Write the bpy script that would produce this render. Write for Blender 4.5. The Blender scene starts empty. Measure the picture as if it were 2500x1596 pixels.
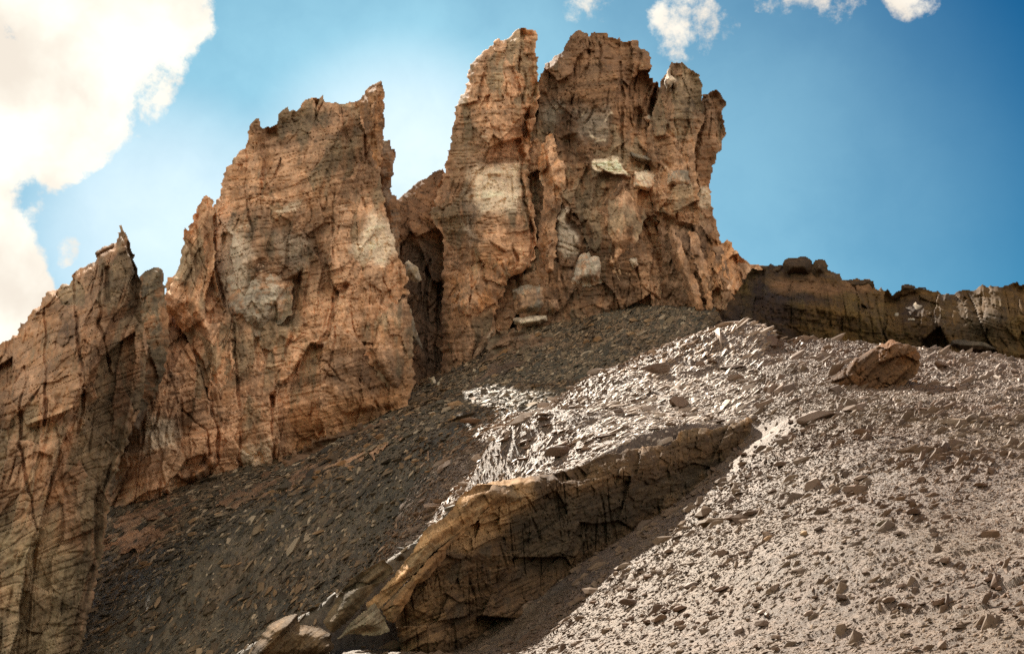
import bpy, bmesh, math, random
import numpy as np
from mathutils import Vector, Matrix, Euler

random.seed(5)
RNG = np.random.default_rng(5)
scene = bpy.context.scene
COL = scene.collection

# ------------------------------------------------------------------ camera, sky, sun, exposure
FPX, CU, CV, PITCH = 2638.0, 1250.0, 798.0, math.radians(20.0)
cam_d = bpy.data.cameras.new("camera")
cam = bpy.data.objects.new("camera", cam_d)
COL.objects.link(cam)
cam.location = (0, 0, 0)
cam.rotation_euler = (math.radians(90) + PITCH, 0, 0)
cam_d.sensor_width = 36.0
cam_d.lens = 36.0 * FPX / 2500.0
cam_d.clip_start, cam_d.clip_end = 0.1, 20000
scene.camera = cam

SUN_AZ, SUN_EL = math.radians(-22), math.radians(50)      # azimuth from +Y, negative = left
SUN_DIR = Vector((math.sin(SUN_AZ) * math.cos(SUN_EL), math.cos(SUN_AZ) * math.cos(SUN_EL), math.sin(SUN_EL)))
SKY_STRENGTH, SUN_STRENGTH, EXPOSURE = 0.10, 5.0, 1.32
SKY_GRADE = ((0.028, 1.8), (0.162, 1.7), (0.265, 1.2))   # (gain, gamma) of R, G, B: a deeper, more cyan alpine blue

sun_d = bpy.data.lights.new("sun", "SUN")
sun_d.energy = SUN_STRENGTH
sun_d.angle = math.radians(0.5)
sun_d.color = (1.0, 0.89, 0.74)
sun = bpy.data.objects.new("sun", sun_d)
COL.objects.link(sun)
sun.rotation_euler = SUN_DIR.to_track_quat('Z', 'Y').to_euler()
sun.location = (0, 0, 200)

vs = scene.view_settings
vs.view_transform = 'Standard'
vs.look = 'None'
vs.gamma = 1.0
vs.exposure = EXPOSURE
vs.use_curve_mapping = False
scene.cycles.max_bounces = 6
scene.cycles.diffuse_bounces = 4
scene.cycles.use_denoising = False


def ray(u, v):
    """photo pixel -> direction, scaled so that its Y component is 1"""
    u = np.asarray(u, float); v = np.asarray(v, float)
    r = (u - CU) / FPX
    up = -(v - CV) / FPX
    dy = math.cos(PITCH) - math.sin(PITCH) * up
    dz = math.sin(PITCH) + math.cos(PITCH) * up
    return np.stack([r / dy, np.ones_like(r), dz / dy], -1)


def pt(u, v, Y):
    return ray(u, v) * np.asarray(Y, float)[..., None]


def nrm(u, v):
    d = ray(u, v)
    return Vector(d / np.linalg.norm(d))


# world: Nishita sky with procedural cumulus placed by direction
world = bpy.data.worlds.new("World")
scene.world = world
world.use_nodes = True
nt = world.node_tree
for n in list(nt.nodes):
    nt.nodes.remove(n)
N, L = nt.nodes, nt.links


def mth(nt_, op, a, b=None, c=None, clamp=False):
    n = nt_.nodes.new("ShaderNodeMath"); n.operation = op; n.use_clamp = clamp
    for i, x in enumerate((a, b, c)):
        if x is None: continue
        if isinstance(x, (int, float)): n.inputs[i].default_value = x
        else: nt_.links.new(x, n.inputs[i])
    return n.outputs[0]


def vmth(nt_, op, a, b):
    n = nt_.nodes.new("ShaderNodeVectorMath"); n.operation = op
    for i, x in enumerate((a, b)):
        if isinstance(x, (tuple, list, Vector)): n.inputs[i].default_value = tuple(x)
        elif isinstance(x, (int, float)):
            (n.inputs['Scale'] if op == 'SCALE' else n.inputs[i]).default_value = x
        else: nt_.links.new(x, n.inputs[i])
    return n.outputs['Value'] if op == 'DOT_PRODUCT' else n.outputs['Vector']


def noise(nt_, vec, scale, detail=6, rough=0.55, out='Fac'):
    n = nt_.nodes.new("ShaderNodeTexNoise"); n.noise_dimensions = '3D'
    n.inputs['Scale'].default_value = scale
    n.inputs['Detail'].default_value = detail
    n.inputs['Roughness'].default_value = rough
    nt_.links.new(vec, n.inputs['Vector'])
    return n.outputs[out]


def mrange(nt_, val, a, b, c=0.0, d=1.0, smooth=True):
    n = nt_.nodes.new("ShaderNodeMapRange")
    n.interpolation_type = 'SMOOTHSTEP' if smooth else 'LINEAR'
    n.clamp = True
    for k, x in zip(('From Min', 'From Max', 'To Min', 'To Max'), (a, b, c, d)):
        n.inputs[k].default_value = x
    nt_.links.new(val, n.inputs['Value'])
    return n.outputs['Result']


def mixc(nt_, fac, a, b, mode='MIX'):
    n = nt_.nodes.new("ShaderNodeMix"); n.data_type = 'RGBA'; n.blend_type = mode
    n.clamp_factor = True
    for s, x in ((n.inputs[0], fac), (n.inputs[6], a), (n.inputs[7], b)):
        if isinstance(x, (int, float)): s.default_value = x
        elif isinstance(x, (tuple, list)): s.default_value = (*x, 1.0) if len(x) == 3 else x
        else: nt_.links.new(x, s)
    return n.outputs[2]


tc = N.new("ShaderNodeTexCoord")
DIR = tc.outputs['Generated']
sky = N.new("ShaderNodeTexSky")
sky.sky_type = 'NISHITA'
sky.sun_disc = False
sky.sun_elevation = SUN_EL
sky.sun_rotation = SUN_AZ          # rotation is measured from +Y towards +X
sky.altitude = 2800
sky.air_density = 1.0
sky.dust_density = 0.6
sky.ozone_density = 1.0
warp = noise(nt, DIR, 9.0, 5, 0.6, 'Color')
warp = vmth(nt, 'SCALE', vmth(nt, 'SUBTRACT', warp, (0.5, 0.5, 0.5)), 0.055)
WD = vmth(nt, 'NORMALIZE', vmth(nt, 'ADD', DIR, warp), (0, 0, 0))
BLOBS = [(-60, 60, 330, 1.0), (140, 120, 250, 1.0), (330, 20, 170, 1.0), (440, 55, 85, .8), (130, 310, 130, 1.0), (30, 300, 160, 1.0),
         (235, 300, 80, .8), (140, 400, 70, .8), (-20, 650, 120, 1.0), (40, 760, 95, 1.0), (100, 690, 45, .9), (-200, 500, 230, 1.0),
         (1672, 55, 85, .62), (1690, 110, 60, .55), (1640, 30, 50, .5), (1755, 60, 50, .35), (1960, -10, 75, .5), (2060, 20, 60, .36), (2240, -10, 70, .5),
         (1450, -20, 80, .42), (165, 605, 35, .4), (1880, -15, 60, .45), (1380, 45, 30, .25),
         (-900, 200, 420, .9), (-700, -700, 380, .9), (900, -900, 260, .8), (2300, -1000, 300, .8), (3400, -300, 300, .8), (4200, 300, 330, .8)]
BACK = (0.0, -1.0, 0.15)
acc = None
for (u, v, r, s) in BLOBS:
    d = vmth(nt, 'DOT_PRODUCT', WD, nrm(u, v))
    a = r / FPX
    f = mrange(nt, d, math.cos(a * 1.25), math.cos(a * 0.45), 0, s)
    acc = f if acc is None else mth(nt, 'MAXIMUM', acc, f)
behind = mrange(nt, vmth(nt, 'DOT_PRODUCT', DIR, BACK), -0.35, 0.25)
fill_clouds = mth(nt, 'MULTIPLY', mrange(nt, noise(nt, WD, 2.6, 3, 0.5), 0.40, 0.54), behind)   # unseen cloud cover behind the camera, added to brighten the shaded cliffs
acc = mth(nt, 'MAXIMUM', acc, fill_clouds)
cn = noise(nt, DIR, 24.0, 10, 0.66)
cden = mth(nt, 'ADD', acc, mth(nt, 'MULTIPLY', mth(nt, 'SUBTRACT', cn, 0.5), 2.0))
cden = mth(nt, 'MULTIPLY', cden, mrange(nt, acc, 0.02, 0.2))
cmask = mrange(nt, cden, 0.28, 0.74)
cshade = noise(nt, WD, 10.0, 5, 0.5)
ccol = mixc(nt, mrange(nt, cshade, 0.35, 0.68), (3.7, 3.35, 2.9), (4.9, 4.75, 4.2))
ccol = mixc(nt, behind, ccol, (7.0, 6.5, 5.8))      # the added clouds face the sun and are brighter, for fill
sx = N.new('ShaderNodeSeparateColor'); L.new(sky.outputs['Color'], sx.inputs[0])
sc_ = N.new('ShaderNodeCombineColor')
for i_, (k_, g_) in enumerate(SKY_GRADE):
    L.new(mth(nt, 'MINIMUM', mth(nt, 'MULTIPLY', mth(nt, 'POWER', sx.outputs[i_], g_), k_), 6.0), sc_.inputs[i_])
skyc = sc_.outputs[0]
# thin high veil of cloud, thickest low behind the peaks
vn = mrange(nt, noise(nt, WD, 5.0, 6, .6), .25, .75, .75, 1.1)
for col_, blobs_ in (((2.1, 3.75, 4.35), ((700, 520, 100, 1050, .50), (1300, 760, 100, 1350, .46))), ((4.9, 5.05, 5.05), ((990, 520, 0, 460, .60), (420, 620, 0, 420, .5)))):
    veil = None
    for (u, v, r0, r1, s_) in blobs_:
        f_ = mrange(nt, vmth(nt, 'DOT_PRODUCT', DIR, nrm(u, v)), math.cos(r1 / FPX), math.cos(r0 / FPX), 0, s_)
        f_ = mth(nt, 'SUBTRACT', 1.0, f_)
        veil = f_ if veil is None else mth(nt, 'MULTIPLY', veil, f_)
    veil = mth(nt, 'MULTIPLY', mth(nt, 'SUBTRACT', 1.0, veil), vn, None, True)
    skyc = mixc(nt, veil, skyc, col_)
bgc = mixc(nt, cmask, skyc, ccol)
bg = N.new("ShaderNodeBackground")
L.new(bgc, bg.inputs['Color'])
bg.inputs['Strength'].default_value = SKY_STRENGTH
wo = N.new("ShaderNodeOutputWorld")
L.new(bg.outputs[0], wo.inputs['Surface'])
world.cycles.sampling_method = 'MANUAL'
world.cycles.sample_map_resolution = 1024

# ------------------------------------------------------------------ numpy noise
def _mix(h):
    h = (h ^ (h >> np.uint32(15))) * np.uint32(0x2c1b3c6d)
    h = (h ^ (h >> np.uint32(12))) * np.uint32(0x297a2d39)
    return h ^ (h >> np.uint32(15))


def h3(ix, iy, iz, seed):
    with np.errstate(over='ignore'):
        h = (ix.astype(np.int64) & 0xffffffff).astype(np.uint32) * np.uint32(0x9e3779b1)
        h = _mix(h + (iy.astype(np.int64) & 0xffffffff).astype(np.uint32) * np.uint32(0x85ebca77) + np.uint32(seed * 7919 + 13))
        h = _mix(h + (iz.astype(np.int64) & 0xffffffff).astype(np.uint32) * np.uint32(0xc2b2ae3d))
    return h


def f01(h):
    return (h & np.uint32(0xffffff)).astype(np.float32) / np.float32(16777216.0)


def perlin(p, seed=0):
    p = p.astype(np.float32)
    i = np.floor(p).astype(np.int32)
    f = p - i
    w = f * f * f * (f * (f * 6 - 15) + 10)
    res = 0
    for dx in (0, 1):
        for dy in (0, 1):
            for dz in (0, 1):
                h = h3(i[..., 0] + dx, i[..., 1] + dy, i[..., 2] + dz, seed)
                gx = f01(h) * 2 - 1
                h = _mix(h + np.uint32(1)); gy = f01(h) * 2 - 1
                h = _mix(h + np.uint32(1)); gz = f01(h) * 2 - 1
                d = gx * (f[..., 0] - dx) + gy * (f[..., 1] - dy) + gz * (f[..., 2] - dz)
                wx = w[..., 0] if dx else 1 - w[..., 0]
                wy = w[..., 1] if dy else 1 - w[..., 1]
                wz = w[..., 2] if dz else 1 - w[..., 2]
                res = res + d * wx * wy * wz
    return res * 1.3


def fbm(p, octv=4, seed=0, gain=0.5, lac=2.03):
    a, s, r = 1.0, 0.0, 0
    for k in range(octv):
        r = r + a * perlin(p, seed + k * 31)
        s += a
        a *= gain
        p = p * lac + 17.3
    return r / s


def ridged(p, octv=4, seed=0):
    a, s, r = 1.0, 0.0, 0
    for k in range(octv):
        r = r + a * (1 - 2 * np.abs(perlin(p, seed + k * 31)))
        s += a; a *= 0.5; p = p * 2.05 + 9.1
    return r / s


def facets(p, seed=0, tilt=0.8, jit=0.9):
    """piecewise-planar blocks: returns (height, edge distance, id)"""
    p = p.astype(np.float32)
    i = np.floor(p).astype(np.int32)
    f = p - i
    best = np.full(p.shape[:-1], 9.0, np.float32); sec = best.copy()
    hb = np.zeros(p.shape[:-1], np.uint32)
    off = np.zeros(p.shape, np.float32)
    for dx in (-1, 0, 1):
        for dy in (-1, 0, 1):
            for dz in (-1, 0, 1):
                h = h3(i[..., 0] + dx, i[..., 1] + dy, i[..., 2] + dz, seed)
                a = f01(h); g = _mix(h + np.uint32(3)); b = f01(g); g = _mix(g + np.uint32(3)); c = f01(g)
                ox = dx + 0.5 + (a - .5) * jit - f[..., 0]
                oy = dy + 0.5 + (b - .5) * jit - f[..., 1]
                oz = dz + 0.5 + (c - .5) * jit - f[..., 2]
                d = ox * ox + oy * oy + oz * oz
                m = d < best
                sec = np.where(m, best, np.minimum(sec, d))
                best = np.where(m, d, best)
                hb = np.where(m, h, hb)
                off[..., 0] = np.where(m, ox, off[..., 0])
                off[..., 1] = np.where(m, oy, off[..., 1])
                off[..., 2] = np.where(m, oz, off[..., 2])
    g = _mix(hb + np.uint32(77)); r0 = f01(g) * 2 - 1
    g = _mix(g + np.uint32(5)); ra = f01(g) * 2 - 1
    g = _mix(g + np.uint32(5)); rb = f01(g) * 2 - 1
    g = _mix(g + np.uint32(5)); rc = f01(g) * 2 - 1
    hgt = r0 * 0.6 + tilt * (off[..., 0] * ra + off[..., 1] * rb + off[..., 2] * rc)
    return hgt, np.sqrt(sec) - np.sqrt(best), f01(_mix(hb + np.uint32(999)))


def sstep(a, b, x):
    t = np.clip((x - a) / (b - a), 0, 1)
    return t * t * (3 - 2 * t)


def pl(text, ox=0.0, oy=0.0, s=1.0):
    """'x,y x,y' read off an enlarged crop -> photo pixels"""
    return np.array([[float(c) / s for c in w.split(',')] for w in text.split()]) + np.array([ox, oy])


def seg_dist(P, A, B):
    """distance from points (n,2) to the nearest of segments"""
    out = np.full(len(P), 1e9)
    for a, b in zip(A, B):
        ab = b - a
        t = np.clip(((P - a) @ ab) / max(ab @ ab, 1e-9), 0, 1)
        d = np.hypot(*(P - a - t[:, None] * ab).T)
        np.minimum(out, d, out=out)
    return out


def inside(P, poly):
    x, y = P[:, 0], P[:, 1]
    r = np.zeros(len(P), bool)
    for a, b in zip(poly, np.roll(poly, -1, 0)):
        c = (a[1] > y) != (b[1] > y)
        if a[1] != b[1]:
            r ^= c & (x < (b[0] - a[0]) * (y - a[1]) / (b[1] - a[1]) + a[0])
    return r


class Field:
    """a value kept on a coarse pixel grid, read bilinearly"""
    def __init__(self, u0, v0, u1, v1, step, fn):
        self.u0, self.v0, self.s = u0, v0, step
        us = np.arange(u0, u1 + 2 * step, step); vs_ = np.arange(v0, v1 + 2 * step, step)
        U, V = np.meshgrid(us, vs_)
        self.g = fn(np.stack([U.ravel(), V.ravel()], -1)).reshape(U.shape)

    def __call__(self, u, v):
        x = np.clip((u - self.u0) / self.s, 0, self.g.shape[1] - 1.001)
        y = np.clip((v - self.v0) / self.s, 0, self.g.shape[0] - 1.001)
        i, j = x.astype(int), y.astype(int); fx, fy = x - i, y - j
        g = self.g
        return (g[j, i] * (1 - fx) * (1 - fy) + g[j, i + 1] * fx * (1 - fy) + g[j + 1, i] * (1 - fx) * fy + g[j + 1, i + 1] * fx * fy)


def sdf_field(poly, pad=30, step=4):
    def fn(P):
        d = seg_dist(P, poly, np.roll(poly, -1, 0))
        return np.where(inside(P, poly), d, -d)
    lo, hi = poly.min(0) - pad, poly.max(0) + pad
    return Field(lo[0], lo[1], hi[0], hi[1], step, fn)


def line_field(line, reach=30, step=3):
    lo, hi = line.min(0) - reach, line.max(0) + reach
    f = Field(lo[0], lo[1], hi[0], hi[1], step, lambda P: seg_dist(P, line[:-1], line[1:]))
    f.box = (lo, hi)
    return f


def roughen(poly, amp, step, seed, keep_below=None):
    """break straight outline segments into rock teeth"""
    out = []
    n = len(poly)
    rg = np.random.default_rng(seed)
    for k in range(n):
        a, b = poly[k], poly[(k + 1) % n]
        d = np.hypot(*(b - a))
        m = max(1, int(d / step))
        nr = np.array([-(b - a)[1], (b - a)[0]]) / max(d, 1e-6)
        for q in range(m):
            p = a + (b - a) * q / m
            if q:
                p = p + nr * rg.normal() * min(amp, d * 0.12) + rg.normal(size=2) * amp * 0.3
            out.append(p)
    return np.array(out)


# ------------------------------------------------------------------ mesh helpers
def mesh_from(name, verts, faces, colors=None, mat=None):
    """verts (n,3); faces list of int arrays (m,k)"""
    me = bpy.data.meshes.new(name)
    verts = np.ascontiguousarray(verts, np.float32)
    me.vertices.add(len(verts))
    me.vertices.foreach_set('co', verts.ravel())
    loops = np.concatenate([f.ravel() for f in faces]).astype(np.int32)
    tot = np.concatenate([np.full(len(f), f.shape[1], np.int32) for f in faces])
    start = np.concatenate([[0], np.cumsum(tot)[:-1]]).astype(np.int32)
    me.loops.add(len(loops)); me.loops.foreach_set('vertex_index', loops)
    me.polygons.add(len(tot))
    me.polygons.foreach_set('loop_start', start)
    me.polygons.foreach_set('loop_total', tot)
    me.update(calc_edges=True)
    if colors is not None:
        ca = me.color_attributes.new('Col', 'FLOAT_COLOR', 'POINT')
        c4 = np.ones((len(verts), 4), np.float32); c4[:, :3] = colors
        ca.data.foreach_set('color', c4.ravel())
    if mat: me.materials.append(mat)
    me.validate()
    return me


def link(name, me, parent=None):
    o = bpy.data.objects.new(name, me)
    COL.objects.link(o)
    if parent is not None:
        o.parent = parent
        o.matrix_parent_inverse = Matrix.Translation(-parent.location)
    return o


def tag(o, label=None, cat=None, group=None, kind=None):
    if label: o['label'] = label
    if cat: o['category'] = cat
    if group: o['group'] = group
    if kind: o['kind'] = kind
    return o


def thing(name, label, cat, loc, group=None):
    o = bpy.data.objects.new(name, None)
    COL.objects.link(o)
    o.location = tuple(loc)
    o.empty_display_size = 0.5
    return tag(o, label, cat, group)


# ------------------------------------------------------------------ materials
def rock_material(name, bump_scale=5.0, bump=0.5, rough=0.85, fine=3.0, contrast=0.35, spec=0.25):
    m = bpy.data.materials.new(name)
    m.use_nodes = True
    t = m.node_tree
    b = t.nodes['Principled BSDF']
    a = t.nodes.new('ShaderNodeAttribute'); a.attribute_name = 'Col'
    co = t.nodes.new('ShaderNodeNewGeometry').outputs['Position']
    n1 = noise(t, co, fine, 7, 0.65)
    k = mrange(t, n1, 0.3, 0.7, 1 - contrast, 1 + contrast, False)
    kc = t.nodes.new('ShaderNodeCombineColor')
    for i in range(3): t.links.new(k, kc.inputs[i])
    c = mixc(t, 1.0, a.outputs['Color'], kc.outputs[0], 'MULTIPLY')
    t.links.new(c, b.inputs['Base Color'])
    b.inputs['Roughness'].default_value = rough
    b.inputs['Specular IOR Level'].default_value = spec
    n2 = noise(t, co, bump_scale, 8, 0.7)
    bp = t.nodes.new('ShaderNodeBump')
    bp.inputs['Strength'].default_value = bump
    bp.inputs['Distance'].default_value = 0.12
    t.links.new(n2, bp.inputs['Height'])
    t.links.new(bp.outputs['Normal'], b.inputs['Normal'])
    return m


M_CLIFF = rock_material('cliff_rock', 3.0, 0.35, 0.85, 2.2, 0.32)
M_WALL = rock_material('outcrop_rock', 8.0, 0.5, 0.85, 5.0, 0.35)
M_GROUND = rock_material('scree_ground', 9.0, 0.8, 0.6, 5.0, 0.4, 0.4)


def stone_material(name, cols, rough, spec):
    m = bpy.data.materials.new(name)
    m.use_nodes = True
    t = m.node_tree
    b = t.nodes['Principled BSDF']
    oi = t.nodes.new('ShaderNodeObjectInfo')
    r = t.nodes.new('ShaderNodeValToRGB')
    e = r.color_ramp.elements
    while len(e) < len(cols): e.new(0.5)
    for i, c in enumerate(cols):
        e[i].position = i / (len(cols) - 1); e[i].color = (*c, 1)
    t.links.new(oi.outputs['Random'], r.inputs['Fac'])
    co = t.nodes.new('ShaderNodeNewGeometry').outputs['Position']
    n1 = noise(t, co, 14.0, 6, 0.65)
    k = mrange(t, n1, 0.3, 0.7, 0.72, 1.25, False)
    kc = t.nodes.new('ShaderNodeCombineColor')
    for i in range(3): t.links.new(k, kc.inputs[i])
    t.links.new(mixc(t, 1.0, r.outputs[0], kc.outputs[0], 'MULTIPLY'), b.inputs['Base Color'])
    big = noise(t, co, .11, 4, .6)
    tone = mixc(t, mrange(t, big, .44, .62), (1.08, 1.06, 1.05), (.80, .62, .44))
    sock = b.inputs['Base Color']
    src = sock.links[0].from_socket
    t.links.new(mixc(t, 1.0, src, tone, 'MULTIPLY'), sock)
    b.inputs['Roughness'].default_value = rough
    b.inputs['Specular IOR Level'].default_value = spec
    return m


M_STONE = stone_material('scree_stone', [(.08, .049, .030), (.118, .075, .049), (.15, .097, .065), (.12, .070, .038), (.20, .134, .092)], 0.6, 0.3)
M_SLATE = stone_material('slope_stone', [(.035, .027, .016), (.055, .043, .026), (.085, .062, .035), (.05, .042, .026), (.11, .078, .043), (.16, .11, .06), (.34, .26, .17)], 0.7, 0.3)
M_SHALE = stone_material('pale_shale', [(.18, .132, .096), (.27, .205, .155), (.34, .265, .205), (.21, .148, .10), (.42, .34, .27)], 0.6, 0.4)
M_GRIT = stone_material('brown_grit', [(.06, .035, .018), (.10, .06, .03), (.13, .082, .045), (.08, .05, .03), (.15, .10, .06)], 0.7, 0.3)
M_BROWN = stone_material('brown_stone', [(.20, .12, .06), (.30, .19, .10), (.26, .16, .08)], 0.8, 0.3)

# ------------------------------------------------------------------ terrain
WALL_U = np.array([590, 810, 950, 1040, 1130, 1200, 1380, 1520, 1680, 1835.])
WALL_V = np.array([1570, 1470, 1365, 1300, 1207, 1178, 1150, 1100, 1045, 1020.])
WALL_Y = np.array([30, 30, 30.5, 31, 32.5, 33.5, 35.5, 38, 42, 46.])
ZF = [(2500, 1596, 18), (2000, 1596, 19), (1500, 1596, 23.5), (1230, 1590, 28.6), (1000, 1596, 28.5), (800, 1596, 29),
      (2500, 1300, 26), (2000, 1300, 26), (1800, 1330, 28.5), (1410, 1455, 31.2), (1660, 1268, 36.4), (1790, 1135, 41.2), (2500, 1100, 36), (2050, 1100, 36), 
      (1100, 1585, 31.2), (1300, 1462, 33.2), (1540, 1310, 37.2), (1700, 1192, 41.2), (1840, 1050, 45.6),
      (2450, 950, 50), (2100, 950, 50), (1920, 1010, 46), (2400, 872, 60), (2200, 862, 60), (1990, 862, 60), (1870, 890, 55), (1950, 832, 63)]
ZF3 = [(35, 75, 20.5), (25, 80, 22), (0, 0, -1.7), (15, 5, .6), (-15, 5, -4), (0, -30, -14), (30, -20, -6), (-30, -20, -16), (30, 10, 3), (60, 60, 16), (60, 20, 4), (-10, 22, -4), (-30, 24, -10)]
ZB = [(u, v, y) for u, v, y in zip(WALL_U, WALL_V, WALL_Y)] + [
      (1192, 1060, 44), (1300, 1080, 42), (1450, 1000, 49), (1650, 950, 53), (1750, 900, 56), (1500, 905, 54), (1640, 840, 60), (1770, 785, 63),
      (1880, 800, 63), (1990, 840, 62), (1850, 880, 57.5), (1845, 940, 51.5),
      (1300, 940, 80), (1150, 1000, 72), (1000, 1150, 64), (900, 1300, 63), (750, 1420, 62), (600, 1520, 62), (400, 1580, 63), (700, 1250, 68),
      (500, 1350, 66), (350, 1450, 67), (1000, 1000, 84), (1200, 900, 90), (1450, 800, 94), (1600, 750, 97), (1720, 770, 92),
      (700, 1120, 86), (480, 1190, 83), (330, 1230, 83), (260, 1450, 71), (100, 1640, 55), (1050, 930, 98), (1300, 780, 99)]
ZB3 = [(-5, 41, 2.6), (-9, 38, -.4), (-2, 55, 11.6), (-3.0, 50, 9.2), (-3.4, 54, 10.4), (-3.4, 35, 3.9), (-5.5, 34, 2.6), (-7.6, 34, 1.0), (-3, 40, 4.4), (-12, 36, -2.5), (-4, 48, 5.8), (-7, 47, 4.0), (-10, 46, 2.0), (-3.4, 53, 9.0), (-14, 42, -1), (-13, 47, .2), (-15, 52, .6), (-11, 52, 1.6), (-7, 53, 4.8), (-18, 55, .5), (-2.9, 37, 5.7), (-2.2, 42.5, 7.2), (-2.0, 45, 8.6), (-2.7, 43, 6.6), (-3.3, 42, 6.0), (-3.3, 46, 8.2), (-4.2, 41, 5.2), (-10.5, 31, -1.2), (-13.5, 32, -3), (-17, 36, -4), (6, 66, 18.6), (12, 78, 24.0), (-40, 110, 26), (0, 120, 42), (40, 115, 34), (60, 90, 26), (25, 80, 22), (35, 75, 20.5), (-45, 60, 2), (-20, 40, 0), (-40, 35, -6), (60, 60, 16)]


def rbf_fit(P, z, smooth=0.02):
    P = np.asarray(P, float)
    n = len(P)
    def k(r2):
        return 0.5 * r2 * np.log(r2 + 1e-9)
    d2 = ((P[:, None] - P[None]) ** 2).sum(-1)
    A = np.zeros((n + 3, n + 3))
    A[:n, :n] = k(d2) + smooth * n * np.eye(n)
    A[:n, n] = 1; A[:n, n + 1:] = P
    A[n, :n] = 1; A[n + 1:, :n] = P.T
    w = np.linalg.solve(A, np.concatenate([z, [0, 0, 0]]))
    def ev(Q):
        out = np.full(len(Q), w[n]) + Q @ w[n + 1:]
        for i in range(n):
            out += w[i] * k(((Q - P[i]) ** 2).sum(-1))
        return out
    return ev


def ctrl(px, pl3):
    a = np.array(px, float)
    p = np.concatenate([pt(a[:, 0], a[:, 1], a[:, 2]), np.array(pl3, float)])
    return rbf_fit(p[:, :2], p[:, 2])


zf_fit, zb_fit = ctrl(ZF, ZF3), ctrl(ZB, ZB3)
wl = pt(WALL_U, WALL_V, WALL_Y)[:, :2]
ext = pt(np.array([1848, 1856, 1900.]), np.array([940, 885, 840.]), np.array([51, 57, 64.]))[:, :2]
WLINE = np.concatenate([[(-90, 22), (-25, 28)], wl, ext, [(24, 78), (40, 130)]])


def side(Q):
    best = np.full(len(Q), 1e9); sg = np.zeros(len(Q))
    for a, b in zip(WLINE[:-1], WLINE[1:]):
        ab = b - a
        t = np.clip(((Q - a) @ ab) / (ab @ ab), 0, 1)
        r = Q - a - t[:, None] * ab
        d = np.hypot(r[:, 0], r[:, 1])
        cr = ab[0] * (Q - a)[:, 1] - ab[1] * (Q - a)[:, 0]
        m = d < best
        best = np.where(m, d, best); sg = np.where(m, np.sign(cr), sg)
    return best * sg


_S, _C = math.sin(math.radians(48)), math.cos(math.radians(48))


def ground_base(X, Y):
    X = np.asarray(X, float); Y = np.asarray(Y, float)
    Q = np.stack([X.ravel(), Y.ravel()], -1)
    R = np.hypot(Q[:, 0], Q[:, 1] - 40)
    Qc = Q.copy()
    far = R > 95
    Qc[far] = np.stack([Q[far, 0] * 95 / R[far], 40 + (Q[far, 1] - 40) * 95 / R[far]], -1)
    s = side(Qc)
    w = sstep(-0.25, 0.35, s)
    z = zf_fit(Qc) * (1 - w) + zb_fit(Qc) * w
    fall = np.where(far, (R - 95) * 0.25, 0)
    z = np.maximum(z - fall, -70 + 8 * np.sin(Q[:, 0] * .004) * np.cos(Q[:, 1] * .003)) if False else np.where(far, np.maximum(z - fall, -70.0), z)
    return z.reshape(X.shape), w.reshape(X.shape), s.reshape(X.shape)


def micro(X, Y, w):
    """small relief of the scree: overlapping plates and hummocks, longest along the bedding"""
    a, b = X * _C - Y * _S, X * _S + Y * _C        # b runs along the bedding
    z0 = np.zeros_like(X)
    q = np.stack([a, b * 0.5, z0], -1)
    wv = fbm(np.stack([X, Y, z0], -1) * 0.35, 3, 4) * 1.2
    f1, e1, _ = facets(np.stack([(a + wv * .6) / .62, (b + wv) / 2.2, z0 + .3], -1), 11, 0.8)
    f2, e2, _ = facets(np.stack([(a + wv * .3) / .24, b / .8, z0 + .3], -1), 12, 0.9)
    n = fbm(q * 0.25, 4, 7)
    r = np.hypot(X, Y)
    amp = np.clip(r / 45, .5, 1.3)
    mk = sstep(-.35, .3, fbm(q * .16 + 5, 3, 9))
    return n * 0.5 * amp + 0.12 * f1 * amp * mk + 0.06 * f2 * amp * (.4 + .6 * mk)


def ground(X, Y):
    z, w, s = ground_base(X, Y)
    near = np.hypot(X, Y) < 135
    m = np.zeros_like(z)
    m[near] = micro(X[near], Y[near], w[near])
    return z + m, w, s


az_d = np.radians(np.linspace(-30, 30, 761))
az_o = np.radians(np.linspace(30, 330, 61)[1:-1])
AZ = np.concatenate([az_d, az_o])
RR = np.concatenate([np.linspace(0.5, 12, 12)[:-1], 12 * (78 / 12) ** (np.linspace(0, 1, 720)), 78 * (125 / 78) ** (np.linspace(0, 1, 90)[1:]), 125 * (9000 / 125) ** (np.linspace(0, 1, 22)[1:])])
Rg, Ag = np.meshgrid(RR, AZ, indexing='ij')
GX, GY = Rg * np.sin(Ag), Rg * np.cos(Ag)
GZ, GW, GS = ground(GX, GY)
nr_, na = GX.shape
ids = np.arange(nr_ * na).reshape(nr_, na)
nx = np.roll(ids, -1, 1)
quads = np.stack([ids[:-1], nx[:-1], nx[1:], ids[1:]], -1).reshape(-1, 4)[:, ::-1]
gv = np.stack([GX.ravel(), GY.ravel(), GZ.ravel()], -1)
cap = np.stack([np.full(na, len(gv)), ids[0], np.roll(ids[0], -1)], -1)[:, ::-1]
gv = np.concatenate([gv, [[0, 0, GZ[0].mean()]]])


def lerp3(a, b, t):
    return np.asarray(a)[None] * (1 - t[:, None]) + np.asarray(b)[None] * t[:, None]


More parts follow.
